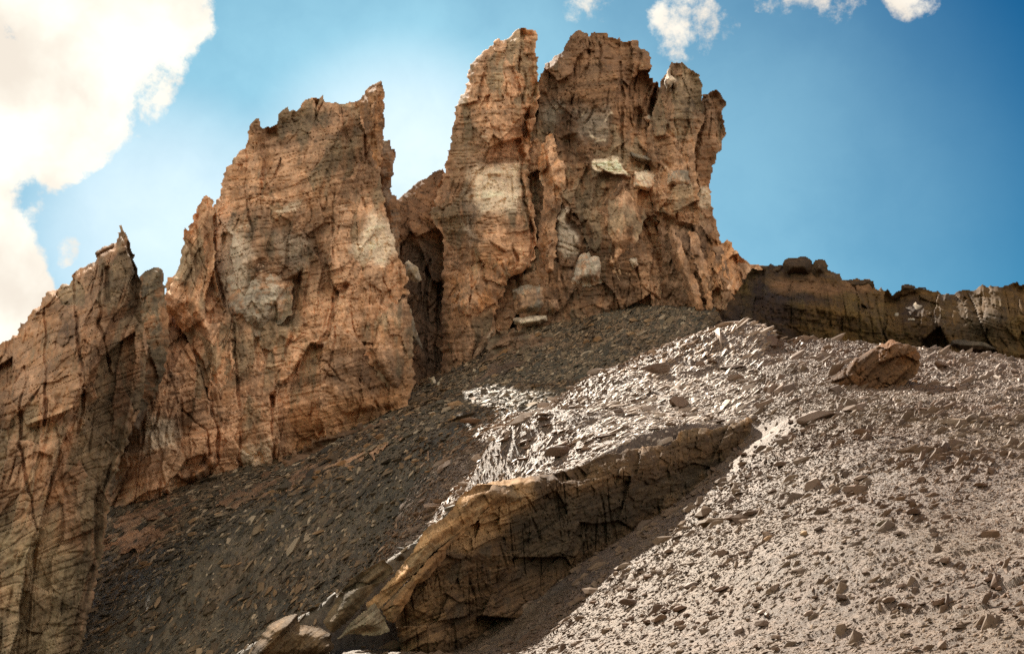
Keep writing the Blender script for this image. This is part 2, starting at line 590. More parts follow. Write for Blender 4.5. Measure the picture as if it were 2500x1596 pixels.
# ground colour: dark shale with olive and tan streaks along the slope, paler grit on the sunny side, rust bedrock near the cliff foot
pg = gv[:, :3]
pa, pb = pg[:, 0] * _C - pg[:, 1] * _S, pg[:, 0] * _S + pg[:, 1] * _C
st = np.stack([pa, pb * .3, pg[:, 2] * .3], -1)
n1 = fbm(pg * np.array([.25, .12, .2]), 4, 21) * .5 + .5
n2 = fbm(st * 1.3, 5, 22, .6) * .5 + .5
n3 = fbm(st * .45 + 9, 5, 23, .6) * .5 + .5
n4 = fbm(pg * 2.2, 4, 24, .6) * .5 + .5
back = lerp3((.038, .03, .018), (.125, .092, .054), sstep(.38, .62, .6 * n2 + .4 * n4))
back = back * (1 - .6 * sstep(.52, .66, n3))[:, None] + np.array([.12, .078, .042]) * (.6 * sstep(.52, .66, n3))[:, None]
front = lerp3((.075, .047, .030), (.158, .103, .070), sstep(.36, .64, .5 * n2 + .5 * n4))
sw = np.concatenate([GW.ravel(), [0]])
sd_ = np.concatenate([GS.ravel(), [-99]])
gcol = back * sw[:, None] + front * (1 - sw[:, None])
foot_shade = sstep(-3.6, -1.6, sd_ + (n3 - .5) * 2.5) * (1 - sw) * sstep(50, 44, pg[:, 1])  # shade below the outcrop, painted darker into the ground colour
gcol = gcol * (1 - foot_shade[:, None] * .9) + back * .38 * foot_shade[:, None] * .9
d_h = np.hypot((pg[:, 0] - 7) / 14, (pg[:, 1] - 50) / 16)
hk = sstep(1.2, .9, d_h + (n1 - .5) * .4)
gcol = gcol * (1 - hk[:, None] * .9) + front * hk[:, None] * .9
br = sstep(.40, .62, .6 * n1 + .4 * n3) * sstep(48, 20, np.hypot(pg[:, 0] - 16, pg[:, 1] - 18)) * (1 - sw)
gcol = gcol * (1 - .7 * br[:, None]) + np.array([.125, .078, .04]) * .7 * br[:, None]
foot = sstep(66, 86, pg[:, 1] + (n3 - .5) * 46 - np.abs(pg[:, 0] + 10) * .1) * sw * sstep(.35, .6, n2 * .6 + n4 * .4)
gcol = gcol * (1 - .7 * foot[:, None]) + np.array([.25, .15, .075]) * .7 * foot[:, None]
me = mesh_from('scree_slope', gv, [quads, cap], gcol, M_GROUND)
tag(link('scree_slope', me), kind='structure')

zdense = GZ


def to_ground(u, v, ymax=125.):
    """where the ray through a photo pixel meets the ground"""
    u = np.atleast_1d(np.asarray(u, float)); v = np.atleast_1d(np.asarray(v, float))
    d = ray(u, v)
    ts = 12 * (ymax / 12) ** np.linspace(0, 1, 260)
    hit = np.full(len(u), np.nan)
    for a in range(0, len(u), 400):
        dd = d[a:a + 400]
        X = dd[:, None, 0] * ts; Y = dd[:, None, 1] * ts; Z = dd[:, None, 2] * ts
        g, _, _ = ground_base(X, Y)
        below = Z < g
        k = below.argmax(1)
        ok = below.any(1)
        hit[a:a + 400] = np.where(ok, ts[k], np.nan)
    return d * hit[:, None]


# ------------------------------------------------------------------ rock bodies
TAN, BROWN, OLIVE, PALE, RUST, GREY, DARK = map(np.array, ((.60, .345, .195), (.34, .175, .085), (.29, .21, .125), (.80, .63, .44), (.60, .29, .125), (.42, .34, .25), (.13, .085, .055)))


class Body:
    pass


def rock(name, poly, Y0, parent, ax=0.0, lean=0.0, T=3.0, R=60.0, Tb=None, yfun=None, cracks=(), recess=(), patches=(), seed=1, pal=(TAN, BROWN, OLIVE),
         fs=1.0, amp=1.0, dip=12.0, gs=2.2, rough_amp=3.0, mat=None, smoothtop=None, mix=(0.5, 0.5), strata=.25, blk=((4.4, 5.2, 12.), (1.7, 2.2, 4.4), (.7, .9, 1.2)), bedded=False, round_=0.0, wild=1.0):
    poly = roughen(np.asarray(poly, float), rough_amp, 7.0, seed)
    F = sdf_field(poly)
    lo, hi = poly.min(0), poly.max(0)
    lo = np.maximum(lo, (-260, -60)); hi = np.minimum(hi, (2760, 1800))
    us = np.arange(lo[0] - gs, hi[0] + gs, gs); vs_ = np.arange(lo[1] - gs, hi[1] + gs, gs)
    U, V = np.meshgrid(us, vs_)
    ins = inside(np.stack([U.ravel(), V.ravel()], -1), poly).reshape(U.shape)
    cell = ins[:-1, :-1] & ins[1:, :-1] & ins[:-1, 1:] & ins[1:, 1:]
    used = np.zeros_like(ins)
    for a in (slice(None, -1), slice(1, None)):
        for b in (slice(None, -1), slice(1, None)):
            used[a, b] |= cell
    idx = np.full(U.shape, -1); idx[used] = np.arange(used.sum())
    u, v = U[used], V[used]
    uc, vc = poly.mean(0)

    def plane(u, v):
        if yfun is not None: return yfun(u, v)
        return Y0 + ax * (u - uc) * Y0 / FPX + lean * (vc - v) * Y0 / FPX

    def prof(u, v):
        s = np.clip(F(u, v) / R, 0, 1)
        if round_ > 0:
            return round_ * np.sqrt(np.clip(1 - (1 - s) ** 2, 0, 1)) + (1 - round_) * s * s * (3 - 2 * s)
        return s * s * (3 - 2 * s)

    def front0(u, v):
        return plane(u, v) - T * prof(u, v)

    Yp = plane(u, v)
    P = pt(u, v, Yp)
    sd = np.maximum(F(u, v), 0)
    so = seed * 13.7
    p = P + so
    wv = np.stack([fbm(p * .16, 3, seed), fbm(p * .16 + 40, 3, seed + 1), fbm(p * .16 + 80, 3, seed + 2)], -1)
    q = (p + wv * 1.3 * fs * wild) / fs
    dr = math.radians(dip)
    if bedded:
        q = np.stack([q[..., 0] * math.cos(dr) + q[..., 2] * math.sin(dr), q[..., 1], q[..., 2] * math.cos(dr) - q[..., 0] * math.sin(dr)], -1)
    b1, e1, i1 = facets(q / np.array(blk[0]), seed + 1, 1.1)
    b2, e2, i2 = facets(q / np.array(blk[1]), seed + 2, 1.1)
    b3, e3, i3 = facets(q / np.array(blk[2]), seed + 3, 1.1)
    b4, e4, i4 = facets(q / np.array([.3, .4, .36]), seed + 4, 1.0)
    rel = fs * amp * (1.5 * b1 + 0.42 * b2 + 0.17 * b3 + 0.07 * b4 + 0.22 * fbm(q * .4, 5, seed + 9))
    rel -= fs * amp * (0.12 * sstep(.08, 0, e2) * sstep(.75, .9, i2) + .06 * sstep(.08, 0, e3) * sstep(.55, .7, i3))
    # bedding: thin ledges that dip with the strata
    dr = math.radians(dip)
    bed = P[:, 2] * math.cos(dr) - P[:, 0] * math.sin(dr)
    bq = np.stack([P[:, 0] * .12, P[:, 1] * .12, bed * 1.1 / fs], -1) + so + wv * .6
    led = fbm(bq, 4, seed + 15, .6)
    rel += fs * amp * .26 * led
    # thin joints: near-vertical sets and a few along the bedding
    jm = sstep(-.15, .25, fbm(p * .22 / fs + 5, 3, seed + 31))
    for k_, (sx, sz, dp_) in enumerate(((.55, .07, .55), (1.5, .20, .28), (3.2, .5, .13))):
        jv = np.abs(perlin((p + wv * .5 * fs) / fs * np.array([sx, sx, sz]) + 7 * k_, seed + 33 + k_))
        rel -= fs * amp * dp_ * sstep(.055, .0, jv) * jm
    jh = np.abs(perlin(bq * np.array([2., 2., 1.6]), seed + 37))
    rel -= fs * amp * .22 * sstep(.06, .0, jh) * (1 - .6 * jm)
    wob = np.stack([fbm(p * .5 + 9, 3, seed + 41), fbm(p * .5 + 19, 3, seed + 42)], -1)
    pxm = FPX / Y0 if yfun is None else FPX / np.median(Yp)
    uw, vw = u + wob[:, 0] * .45 * pxm * fs, v + wob[:, 1] * .45 * pxm * fs
    cw = np.clip(.75 + 1.5 * fbm(p * .35 + 3, 3, seed + 61), .12, 1.4)
    for ln, wd, dp in cracks:
        f = line_field(np.asarray(ln, float), reach=wd * 4)
        d = f(uw, vw)
        lo_, hi_ = f.box
        m = (uw > lo_[0]) & (uw < hi_[0]) & (vw > lo_[1]) & (vw < hi_[1])
        rel -= np.where(m, .8 * dp * sstep(wd * .75 * cw, wd * .1 * cw, d) * cw, 0)
    for pg_, dp, soft in recess:
        f = sdf_field(np.asarray(pg_, float), pad=soft * 2 + 20)
        d = f(uw, vw)
        rel -= dp * sstep(-soft * .5, soft, d)
    edge = np.clip(sd / 14, 0, 1)
    Yf = Yp - T * prof(u, v) - rel * edge - 0.06
    tb = T if Tb is None else Tb
    Yb = Yp + tb * np.maximum(prof(u, v), .0) + .3 * fs * np.abs(b2) * edge + 0.06
    Yb = np.maximum(Yb, Yf + 0.1)
    vf, vb = pt(u, v, Yf), pt(u, v, Yb)
    nv = len(vf)
    a = idx[:-1, :-1][cell]; b = idx[:-1, 1:][cell]; c = idx[1:, 1:][cell]; d = idx[1:, :-1][cell]
    fq = np.stack([a, d, c, b], -1)
    e = np.concatenate([fq[:, [0, 1]], fq[:, [1, 2]], fq[:, [2, 3]], fq[:, [3, 0]]])
    key = e[:, 0] * nv + e[:, 1]; rev = e[:, 1] * nv + e[:, 0]
    be = e[~np.isin(key, rev)]
    rim = np.stack([be[:, 1], be[:, 0], be[:, 0] + nv, be[:, 1] + nv], -1)
    # ---- colour of the stone
    n_a = fbm(p * .13, 4, seed + 51) * .5 + .5
    n_b = fbm(q * fs * .5, 5, seed + 52, .6) * .5 + .5
    n_c = fbm((p + wv) * np.array([1.4, 1.4, .22]), 4, seed + 53, .6) * .5 + .5      # drip streaks
    n_d = fbm(bq * np.array([2.5, 2.5, 2.2]), 4, seed + 54, .65) * .5 + .5            # bedding streaks
    t = .40 * n_b + .25 * n_c + .35 * n_d + .16 * (i2 - .5) + .14 * (i3 - .5) + .08 * (i4 - .5)
    k1 = sstep(.43, .57, t + (mix[0] - .5))
    col = lerp3(pal[0], pal[1], k1)
    k2 = sstep(.52, .60, .6 * n_a + .4 * n_c + .15 * (i2 - .5) + (mix[1] - .5)) * .75
    n_e = sstep(-.25, .3, fbm((p + wv * 2) * np.array([.10, .10, .055]), 4, seed + 77, .6))
    col = col * (1 - k2[:, None]) + pal[2][None] * k2[:, None]
    col = col * (1 + .40 * (i3 - .5) + .30 * (i2 - .5) + .30 * (i4 - .5))[:, None]
    col = col * (1 + strata * np.clip(led * 2.4, -1.2, 1.4))[:, None]
    lt = sstep(.60, .70, .5 * (fbm(p * .35 + 7, 5, seed + 57, .6) * .5 + .5) + .5 * n_d + .1 * (i3 - .5))
    PL = np.minimum(np.asarray(pal[0]) * np.array([1.35, 1.65, 2.0]), .8)
    col = col * (1 - .5 * lt[:, None]) + PL[None] * .5 * lt[:, None]
    col = col * (.50 + .66 * n_e)[:, None]
    dk = sstep(.60, .72, fbm(q * fs * .9 + 31, 5, seed + 58, .65) * .5 + .5)
    col = col * (1 - .55 * dk)[:, None]
    for pg_, cc, am, soft in patches:
        f = sdf_field(np.asarray(pg_, float), pad=soft * 2 + 25)
        m = sstep(-soft, soft, f(u + wob[:, 0] * 36, v + wob[:, 1] * 36) + (n_b - .5) * soft * 1.5) * am
        cc = np.asarray(cc)[None] * (1 + .35 * np.clip(led * 2, -1, 1) + .2 * (i3 - .5))[:, None]
        col = col * (1 - m[:, None]) + cc * m[:, None]
    lum = col @ np.array([.3, .6, .1])
    col = col * np.clip((lum / lum.mean()) ** .32, .55, 1.12)[:, None]
    col = np.clip(col, .008, .85)
    me = mesh_from(name, np.concatenate([vf, vb]), [fq, fq[:, ::-1] + nv, rim], np.concatenate([col, col]), mat or M_CLIFF)
    o = link(name, me, parent)
    B = Body(); B.obj, B.front0, B.plane = o, front0, plane
    return B


def base_of(poly, Y):
    poly = np.asarray(poly)
    k = poly[:, 1].argmax()
    return pt(poly[:, 0].mean(), poly[k, 1], Y)


def R1(t): return pl(t, 0, 0, 1.9216)
def R2(t): return pl(t, 1000, 0, 1.9216)
def R3(t): return pl(t, 0, 796, 1.9216)
def R4(t): return pl(t, 1250, 796, 1.9216)
def R5(t): return pl(t, 400, 150, 2.5617)
def R6(t): return pl(t, 1050, 50, 1.92125)
def R7(t): return pl(t, 1750, 600, 3.2107)
def R8(t): return pl(t, 1100, 700, 2.6756)
def RA(t): return pl(t, 0, 0, 0.9632)
def RG(t): return pl(t, 900, 350, 2.364)
def RB(t): return pl(t, 500, 1150, 3.01)
cat_ = np.concatenate

# A: the near spire at the left end
pA = cat_([[(-240, 900)], R1("0,1610 85,1560 90,1512 115,1515 130,1480 155,1448 190,1430 195,1395 230,1362 255,1360 290,1330 325,1335 340,1310 332,1295 345,1278 380,1250 410,1240 452,1215 443,1190 460,1178 500,1158 545,1135 550,1090 575,1082 592,1090 605,1125 618,1170 640,1245 655,1300"),
           RA("335,720 345,790 346,850 338,930 312,1010 284,1085 258,1190 244,1290 222,1400 205,1480 170,1600"), [(120, 1760), (-240, 1760)]])
tA = thing('rock_spire', 'dark brown spire with a tiny needle of rock upright on its tip', 'rock spire', base_of(pA, 62))
bA = rock('spire_body', pA, 64, tA, ax=-.25, lean=.14, T=3.5, R=170, Tb=7, seed=3, dip=18, pal=(TAN * .76, BROWN * .9, OLIVE * .9), mix=(.5, .56),
          cracks=[(RA("175,640 180,760 200,900 190,1010"), 9, 1.0), (RA("95,700 110,830 105,1000"), 8, .9), (RA("240,640 235,760 262,870"), 9, 1.0), (RA("60,860 45,1040 90,1250"), 9, .8)],
          recess=[(R1("490,1255 520,1250 515,1420 490,1430"), .9, 6)],
          patches=[(RA("0,1250 120,1200 190,1350 120,1537 0,1537"), (.36, .27, .15), .5, 40)])
rock('needle', pl("1385,225 1405,240 1425,232 1450,300 1470,325 1415,320 1405,280", 0, 500, 4.804), 62.5, tA, T=.25, R=6, seed=4, amp=.1, fs=.3, rough_amp=.5, gs=1.2)
rock('overhang', pl("1105,565 1200,490 1340,440 1350,500 1240,560 1170,600 1130,625", 0, 500, 4.804), 62.2, tA, T=1.0, R=14, seed=5, amp=.4, fs=.6, rough_amp=1, pal=(BROWN, DARK * 1.5, BROWN))

# B: knob in the notch
pB = cat_([R1("640,1330 665,1285 680,1270 700,1262 720,1252 745,1250 765,1268 772,1305 775,1400"), RA("400,800 380,900 330,1000 200,1150 120,1050 110,900 150,780 220,690 300,690")])  # left part unseen behind the spire; it and the deep back block sun
tB = thing('small_spire', 'small rounded rock knob wedged in the notch right of the needle spire', 'rock knob', base_of(pB, 76))
rock('knob_body', pB, 76, tB, T=1.5, R=50, Tb=14, seed=7, fs=.8, pal=(OLIVE, BROWN * .9, GREY * .7))

# C: the big left tower
pC = cat_([R1("775,1330 785,1300 805,1300 850,1265 1000,960 1028,925 1030,890 1040,850 1048,830 1045,815 1060,800 1055,785 1085,770 1090,745 1115,720 1120,710 1150,695 1160,660 1158,620 1170,600 1165,595 1185,570 1200,555 1215,552 1225,575 1235,600 1255,590 1265,595 1285,588 1300,575 1303,535 1330,510 1352,497 1358,520 1375,512 1390,520 1408,500 1410,490 1435,465 1460,457 1480,455 1495,462 1505,450 1520,442 1527,480 1545,475 1560,485 1570,475 1590,485 1615,485 1640,475 1655,478 1680,468 1705,460 1720,520 1740,640 1760,700 1790,830 1815,1000 1850,1100 1868,1200 1905,1260 1920,1390"),
           RG("170,905 200,1050 260,1250 275,1370 230,1500"), RA("985,960 960,1020 760,1070 700,1130 600,1160 480,1200 480,1330 250,1520 180,1520 190,1400 200,1290 230,1180 200,1085 215,1010 230,930 240,850 250,760 300,705 388,690")])  # left side widened, unseen behind the spire, to block sun
tC = thing('rock_tower', 'broad tan rock tower with a thorn-shaped peak at its right shoulder', 'rock tower', base_of(pC, 84))
bC = rock('tower_body', pC, 88, tC, ax=.10, lean=.08, T=3.2, R=150, Tb=6, seed=11, dip=16,
          cracks=[(R5("310,870 325,950 318,1100 320,1250 330,1340 355,1430 380,1537"), 11, 1.8), (R5("515,560 515,690 505,800 520,900 550,1000 560,1200"), 7, .9), (R5("620,700 600,840 615,960"), 5, .6),
                  (R5("1260,430 1250,640 1210,760"), 6, .8), (R5("860,1050 910,1110 940,1100"), 6, .7), (R5("900,830 930,900 920,980"), 5, .5),
                  (RA("440,770 480,880 510,1000 515,1090"), 10, 1.5), (RA("540,720 560,860 565,1100"), 9, 1.5), (RA("640,930 642,1000 648,1105"), 9, 1.6), (RA("390,690 430,760 470,860"), 8, 1.0),
                  (RA("400,760 390,900 360,1010"), 8, 1.0), (RA("705,640 690,780 655,880 640,960"), 8, .8), (RA("880,760 905,700 935,660"), 6, .6), (RA("780,700 790,800 760,900"), 6, .6),
                  (RA("430,960 480,1010 500,1100"), 7, .9), (RA("690,860 760,850 800,900"), 5, .5)],
          recess=[(R5("690,1420 740,1390 870,1290 862,1420 850,1600 800,1690 700,1650 640,1537"), 1.5, 14), (R5("1075,1410 1130,1365 1165,1395 1140,1450 1085,1460"), .7, 5), (R5("620,390 700,400 720,470 650,500"), .9, 8),
                  (RA("590,660 650,640 690,700 640,780 590,740"), .8, 12), (RA("800,970 930,950 940,1000 830,1040"), .8, 10)],
          patches=[(R5("1290,960 1420,980 1450,1090 1470,1200 1380,1270 1240,1270 1190,1160 1260,1080"), PALE * 1.05, .75, 16), (R5("330,950 420,1000 540,1200 520,1500 400,1500 350,1300"), GREY * 1.25, .6, 25),
                   (R5("660,940 890,870 895,890 690,965"), PALE * .9, .8, 4), (R5("420,1070 540,1005 545,1020 430,1085"), PALE * .85, .7, 4), (R5("1000,480 1250,450 1230,560 1050,560"), OLIVE, .5, 20),
                   (RA("680,960 960,900 970,960 760,1040 690,1090"), RUST * .95, .55, 30), (RA("300,1080 520,1010 560,1110 310,1200"), TAN * 1.1, .5, 30), (RA("570,1050 640,1030 640,1100 580,1110"), PALE * .9, .6, 10),
                   (RA("350,960 400,980 420,1060 340,1050"), PALE * .85, .6, 14), (R5("700,1060 880,1100 880,1280 740,1260"), GREY * .8, .55, 16)])
pC1 = cat_([R1("805,1305 820,1285 835,1250 840,1220 850,1200 852,1160 865,1140 855,1120 857,1080 868,1065 885,1080 890,1050 905,1005 920,995 925,965 940,950 955,920 970,912 985,925 1000,935 1008,980 1005,1100 1010,1250 1035,1400 1080,1500"), RA("550,860 545,960 520,1010 480,900 440,800 400,740 380,760 388,700")])
rock('buttress', pC1, 85, tC, T=1.8, R=70, Tb=3, seed=12, fs=.9, dip=70, cracks=[(R1("865,1150 900,1300 960,1450"), 6, .7), (R1("920,1010 930,1200 1000,1350"), 6, .7)])
pC2 = R1("1680,470 1710,425 1725,410 1745,395 1770,385 1788,375 1795,385 1798,410 1808,440 1805,500 1808,560 1805,600 1800,660 1795,760 1770,800 1720,640 1690,540")
rock('pinnacle', pC2, 86.5, tC, T=1.6, R=30, seed=13, fs=.6, pal=(RUST * .85, BROWN, TAN * .8), rough_amp=2)
rock('slab', RA("880,740 960,690 975,800 965,890 940,960 900,900 850,830"), 80.5, tC, yfun=lambda u, v: bC.front0(u, v) + .5, T=1.1, R=30, Tb=1, seed=14, fs=.8, amp=.7)
rock('slab', RA("600,560 690,640 690,740 620,800 540,760 530,640"), 80.5, tC, yfun=lambda u, v: bC.front0(u, v) + .6, T=1.2, R=40, Tb=1, seed=15, fs=.9, amp=.7, pal=(TAN, GREY, OLIVE))
pC3 = R1("1770,640 1800,655 1815,660 1820,655 1835,655 1840,700 1855,695 1858,720 1850,760 1845,800 1838,850 1835,905 1860,915 1880,960 1880,1200 1830,1200 1760,900 1730,660")
tC3 = thing('rock_pinnacle', 'shadowed jagged pinnacle behind the right edge of the thorn-peaked tower', 'rock pinnacle', base_of(pC3, 96))
rock('pinnacle_body', pC3, 96, tC3, T=1.0, R=35, Tb=2.5, seed=16, fs=.7, pal=(BROWN, DARK * 1.6, OLIVE), rough_amp=2.5)

# D: rock saddle in the gap
pD = cat_([R1("1480,1000 1500,560 1700,500 1760,560 1790,760 1850,945 1870,930 1890,910 1930,880 1960,850 2000,835 2030,805 2080,790 2130,900"), RG("470,700 450,1000 490,1700 -250,1700 -280,1100 -280,650")])  # left part unseen behind the tower, added to block sun through the gap
tD = thing('rock_saddle', 'smooth brown rock slope closing the gap between the two big towers', 'rock slope', base_of(pD, 106))
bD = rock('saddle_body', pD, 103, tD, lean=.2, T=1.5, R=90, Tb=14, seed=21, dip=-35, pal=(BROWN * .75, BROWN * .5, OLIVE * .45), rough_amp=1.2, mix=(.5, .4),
          cracks=[(RG("360,680 330,900 340,1250"), 10, 1.2), (RG("420,800 400,1000 395,1330"), 10, 1.6), (RG("290,800 300,950 260,1000"), 9, 1.0)],
          patches=[(RG("200,600 440,560 430,1300 320,1350 220,1000"), DARK * .7, .85, 40)])  # dark patch paints the shade of the deep gully into the stone
for k, (tx, yy, lb) in enumerate([("205,690 230,670 290,720 310,790 280,810 220,770", 98.5, 'pale green-grey boulder jammed high in the gully between the towers'),
                      ("200,960 245,950 270,1060 320,1190 280,1160 225,1120", 97.5, 'narrow grey slab leaning in the gully below the jammed boulder'),
                      ("345,1350 380,1340 400,1390 360,1400", 94, 'pale rubble block at the gully foot, topmost of the pair'), ("390,1380 410,1370 415,1420 392,1425", 92, 'pale rubble block at the gully foot, lower of the pair')]):
    pp = RG(tx)
    tt = tag(rock('boulder', pp, yy, None, T=.9, R=16, seed=30 + k, fs=.5, amp=.5, pal=(GREY, OLIVE, PALE * .8), rough_amp=1, gs=1.6).obj, lb, 'boulder', 'boulders in the gully')

# E: left fin of the right massif
pE = cat_([RA("1030,960 1038,860 1040,700 1042,560"), R2("85,1000 140,880 165,790 185,680 195,600 215,520 235,460 265,410 270,350 295,290 325,260 345,235 390,210 400,185 420,178 430,190 470,170 490,145 520,130 540,127 560,140 575,135 590,145 607,130 605,165 595,200 590,235 595,265 608,265 602,290 603,380 610,440 600,520 575,640 560,760 570,900 590,1000 600,1120 575,1250 480,1300 430,1400 400,1500"), RA("1170,790 1150,860 1120,940 1120,1060 1020,1060")])
tE = thing('rock_tower', 'tall reddish fin tower with a straight left edge left of the narrow cleft', 'rock tower', base_of(pE, 98))
bE = rock('tower_body', pE, 100, tE, ax=.05, lean=.08, T=3.6, R=110, Tb=6, round_=.35, seed=41, dip=4, pal=(TAN * .95 + RUST * .1, BROWN, OLIVE),
          recess=[(R6("255,672 290,600 380,556 425,560 422,672"), 1.6, 5), (R6("180,820 205,830 200,1000 175,980"), .5, 6)],
          cracks=[(R6("500,300 465,420 455,480 430,600 430,700 440,850 470,960 490,1050 470,1180"), 12, 2.4), (R6("270,220 280,330 275,420"), 5, .6), (R6("200,960 350,950 400,990"), 6, .5), (R6("385,1040 400,1120 380,1200 340,1290 310,1400"), 7, .9),
                  (R6("330,250 350,330 330,420"), 5, .5), (R6("410,180 400,300 420,400"), 5, .5)],
          patches=[(R6("190,690 420,680 425,790 410,890 240,915 195,830"), PALE, .75, 16), (R6("100,560 200,520 220,640 120,760"), OLIVE * .9, .5, 20), (R6("80,1200 330,1080 300,1350 100,1480"), RUST * .85, .45, 30), (R6("160,800 190,790 220,1000 180,1080"), GREY, .5, 10)])
rock('buttress', cat_([RG("510,1420 540,1320 600,1220 660,1110 720,1060 735,1080 660,1200 600,1290 545,1380")]), 96, tE, T=1.2, R=16, seed=42, fs=.5, pal=(TAN * 1.1, PALE * .8, BROWN), rough_amp=1.5)

# F: the broad centre of the right massif
pF = cat_([R2("560,560 600,385 605,375 612,345 630,320 655,290 675,262 695,255 720,235 735,200 750,170 775,150 800,138 815,150 838,155 843,172 850,155 880,152 900,155 925,150 935,175 955,175 985,170 992,190 1010,195 1035,190 1068,185 1075,215 1090,230 1105,230 1125,245 1135,270 1133,300 1140,310 1125,345 1128,365 1145,362 1143,385 1165,380 1190,450 1180,560 1210,760 1250,900 1300,1100 1340,1300 1400,1500 1400,1900 340,1900 330,1530 390,1400 460,1250 500,1000 500,760")])
tF = thing('rock_tower', 'broadest ragged dark brown tower between the cleft and the leaning slabs', 'rock tower', base_of(pF, 99))
bF = rock('tower_body', pF, 101.5, tF, ax=-.02, lean=.08, T=3.5, R=140, Tb=7, seed=51, dip=3, pal=(TAN * .74, BROWN * .85, OLIVE * .85), mix=(.55, .5),
          cracks=[(R6("1060,290 1035,420 1070,560 1112,660 1085,760 1050,860"), 13, 3.0), (R6("505,280 490,330 465,430 455,480 430,600 430,700 445,850"), 13, 2.5), (R6("800,100 805,220 800,330"), 7, .9), (R6("890,200 905,400 900,600 910,660"), 9, 1.3), (R6("745,70 740,200 720,260"), 6, .8), (R6("985,130 965,260 960,340"), 6, .8), (R6("1040,270 1000,400 960,560"), 9, 1.1),
                  (R6("680,250 660,400 640,520"), 5, .6), (R6("480,390 500,420 470,480"), 10, 1.5), (R6("760,470 770,560"), 5, .5), (R6("820,640 815,720"), 3, .4), (R6("895,640 905,730"), 3, .4),
                  (R6("640,1100 620,1200 640,1300"), 8, 1.0), (R6("940,900 1010,960 1090,1180"), 8, .9), (R6("1060,950 1110,1120 1180,1300"), 8, .9), (R6("1120,1000 1190,1200 1250,1400"), 8, .9), (R6("590,1030 690,1060 700,1070"), 4, .6), (R6("590,1060 680,1085"), 4, .5), (R6("960,1150 1000,1250 1100,1330"), 8, .9)],
          recess=[(R6("600,560 650,680 640,820 640,950 690,1010 760,1080 745,950 760,760 720,600 690,540"), 1.3, 14), (R6("940,640 1000,690 1100,670 1090,705 950,690"), .5, 5), (R6("760,745 830,715 930,745 940,810 900,760 840,830 770,900"), 1.0, 6), (R6("930,960 1020,900 1080,980 1100,1160 960,1090"), 1.0, 10)],
          patches=[(R6("620,150 690,40 980,100 1040,250 1010,430 900,480 760,420 600,340"), BROWN * .8, .6, 25), (R6("740,660 900,625 932,650 932,742 830,712 748,712"), PALE * 1.12, .95, 3), (R6("760,600 890,590 890,630 760,640"), OLIVE * 1.1, .6, 5), (R6("590,930 620,900 690,1010 700,1090 600,1100"), GREY * 1.15, .7, 8), (R6("690,440 860,400 840,540 700,560"), GREY * .8, .55, 18),
                   (R6("740,540 820,535 820,545 745,550"), PALE * .9, .8, 2), (R6("700,440 755,425 757,433 700,450"), PALE * .9, .7, 2), (R6("810,470 870,455 870,463 812,480"), PALE * .9, .7, 2), (R6("980,1160 1200,1200 1300,1400 1150,1380 1000,1260"), TAN * 1.05, .45, 20), (R6("510,400 620,370 600,500 520,480"), GREY * .75, .6, 14)])
YF = lambda u, v: bF.front0(u, v) - .4
rock('pillar', R6("545,540 575,528 600,590 600,640 640,680 632,800 612,900 590,950 597,1050 580,1180 540,1190 500,1060 510,950 530,800 500,700 520,600"), 97, tF, yfun=lambda u, v: bF.front0(u, v) - .5, T=2.4, R=40, Tb=2, seed=52, fs=.8, amp=.9, pal=(TAN * 1.15, RUST * .9, PALE * .85), mix=(.45, .45))
rock('slab', R6("890,755 940,810 1010,905 1005,960 960,1080 930,1120 940,1200 880,1250 820,1150 820,1080 760,1000 770,920 840,830"), 97, tF, yfun=YF, T=2.0, R=45, Tb=2, seed=53, fs=.9, amp=.7, pal=(BROWN * 1.15, TAN * .9, OLIVE))
rock('pale_block', R6("950,705 1080,700 1072,780 1030,800 955,790"), 97, tF, yfun=YF, T=.9, R=10, Tb=1, seed=54, fs=.6, amp=.5, pal=(PALE * .85, TAN, PALE), dip=0, rough_amp=1.5)
rock('pale_block', R6("1130,635 1180,640 1235,685 1222,770 1165,755 1105,762"), 97, tF, yfun=YF, T=.9, R=10, Tb=1, seed=55, fs=.6, amp=.6, pal=(PALE * .72, TAN, PALE * .85), dip=0, rough_amp=1.5)
rock('ledge', R6("935,612 1000,630 1112,655 1095,672 1000,668 945,645"), 97, tF, yfun=YF, T=1.8, R=12, Tb=1, seed=56, fs=.5, amp=.4, pal=(GREY, OLIVE, GREY), dip=-12, rough_amp=1)
rock('block', R6("380,1260 450,1235 540,1240 548,1340 520,1380 400,1378"), 97, tF, yfun=lambda u, v: bF.front0(u, v) - .6, T=1.6, R=22, Tb=2, seed=57, fs=.6, amp=.5, pal=(GREY * .9, OLIVE, TAN * .8), dip=0, rough_amp=1.5)
rock('white_block', R6("385,1398 440,1385 545,1380 552,1412 500,1430 430,1440 392,1425"), 97, tF, yfun=lambda u, v: bF.front0(u, v) - .9, T=1.5, R=12, Tb=2, seed=58, fs=.5, amp=.35, pal=(PALE * 1.2, PALE * 1.1, PALE), dip=3, rough_amp=1)
rock('block', R6("545,1305 600,1305 615,1355 580,1385 548,1370"), 97, tF, yfun=lambda u, v: bF.front0(u, v) - .7, T=1.4, R=16, Tb=2, seed=59, fs=.5, amp=.5, rough_amp=1)
rock('block', R6("640,1220 700,1100 760,1070 820,1085 835,1160 815,1230 720,1255 650,1265"), 97, tF, yfun=lambda u, v: bF.front0(u, v) - .6, T=2.0, R=30, Tb=2, seed=60, fs=.7, amp=.6, pal=(TAN, GREY, OLIVE), rough_amp=1.5)
rock('block', R6("930,1115 975,1110 985,1150 950,1170"), 97, tF, yfun=lambda u, v: bF.front0(u, v) - .8, T=1.2, R=12, Tb=2, seed=61, fs=.5, amp=.4, pal=(PALE * .9, TAN, PALE), rough_amp=1)
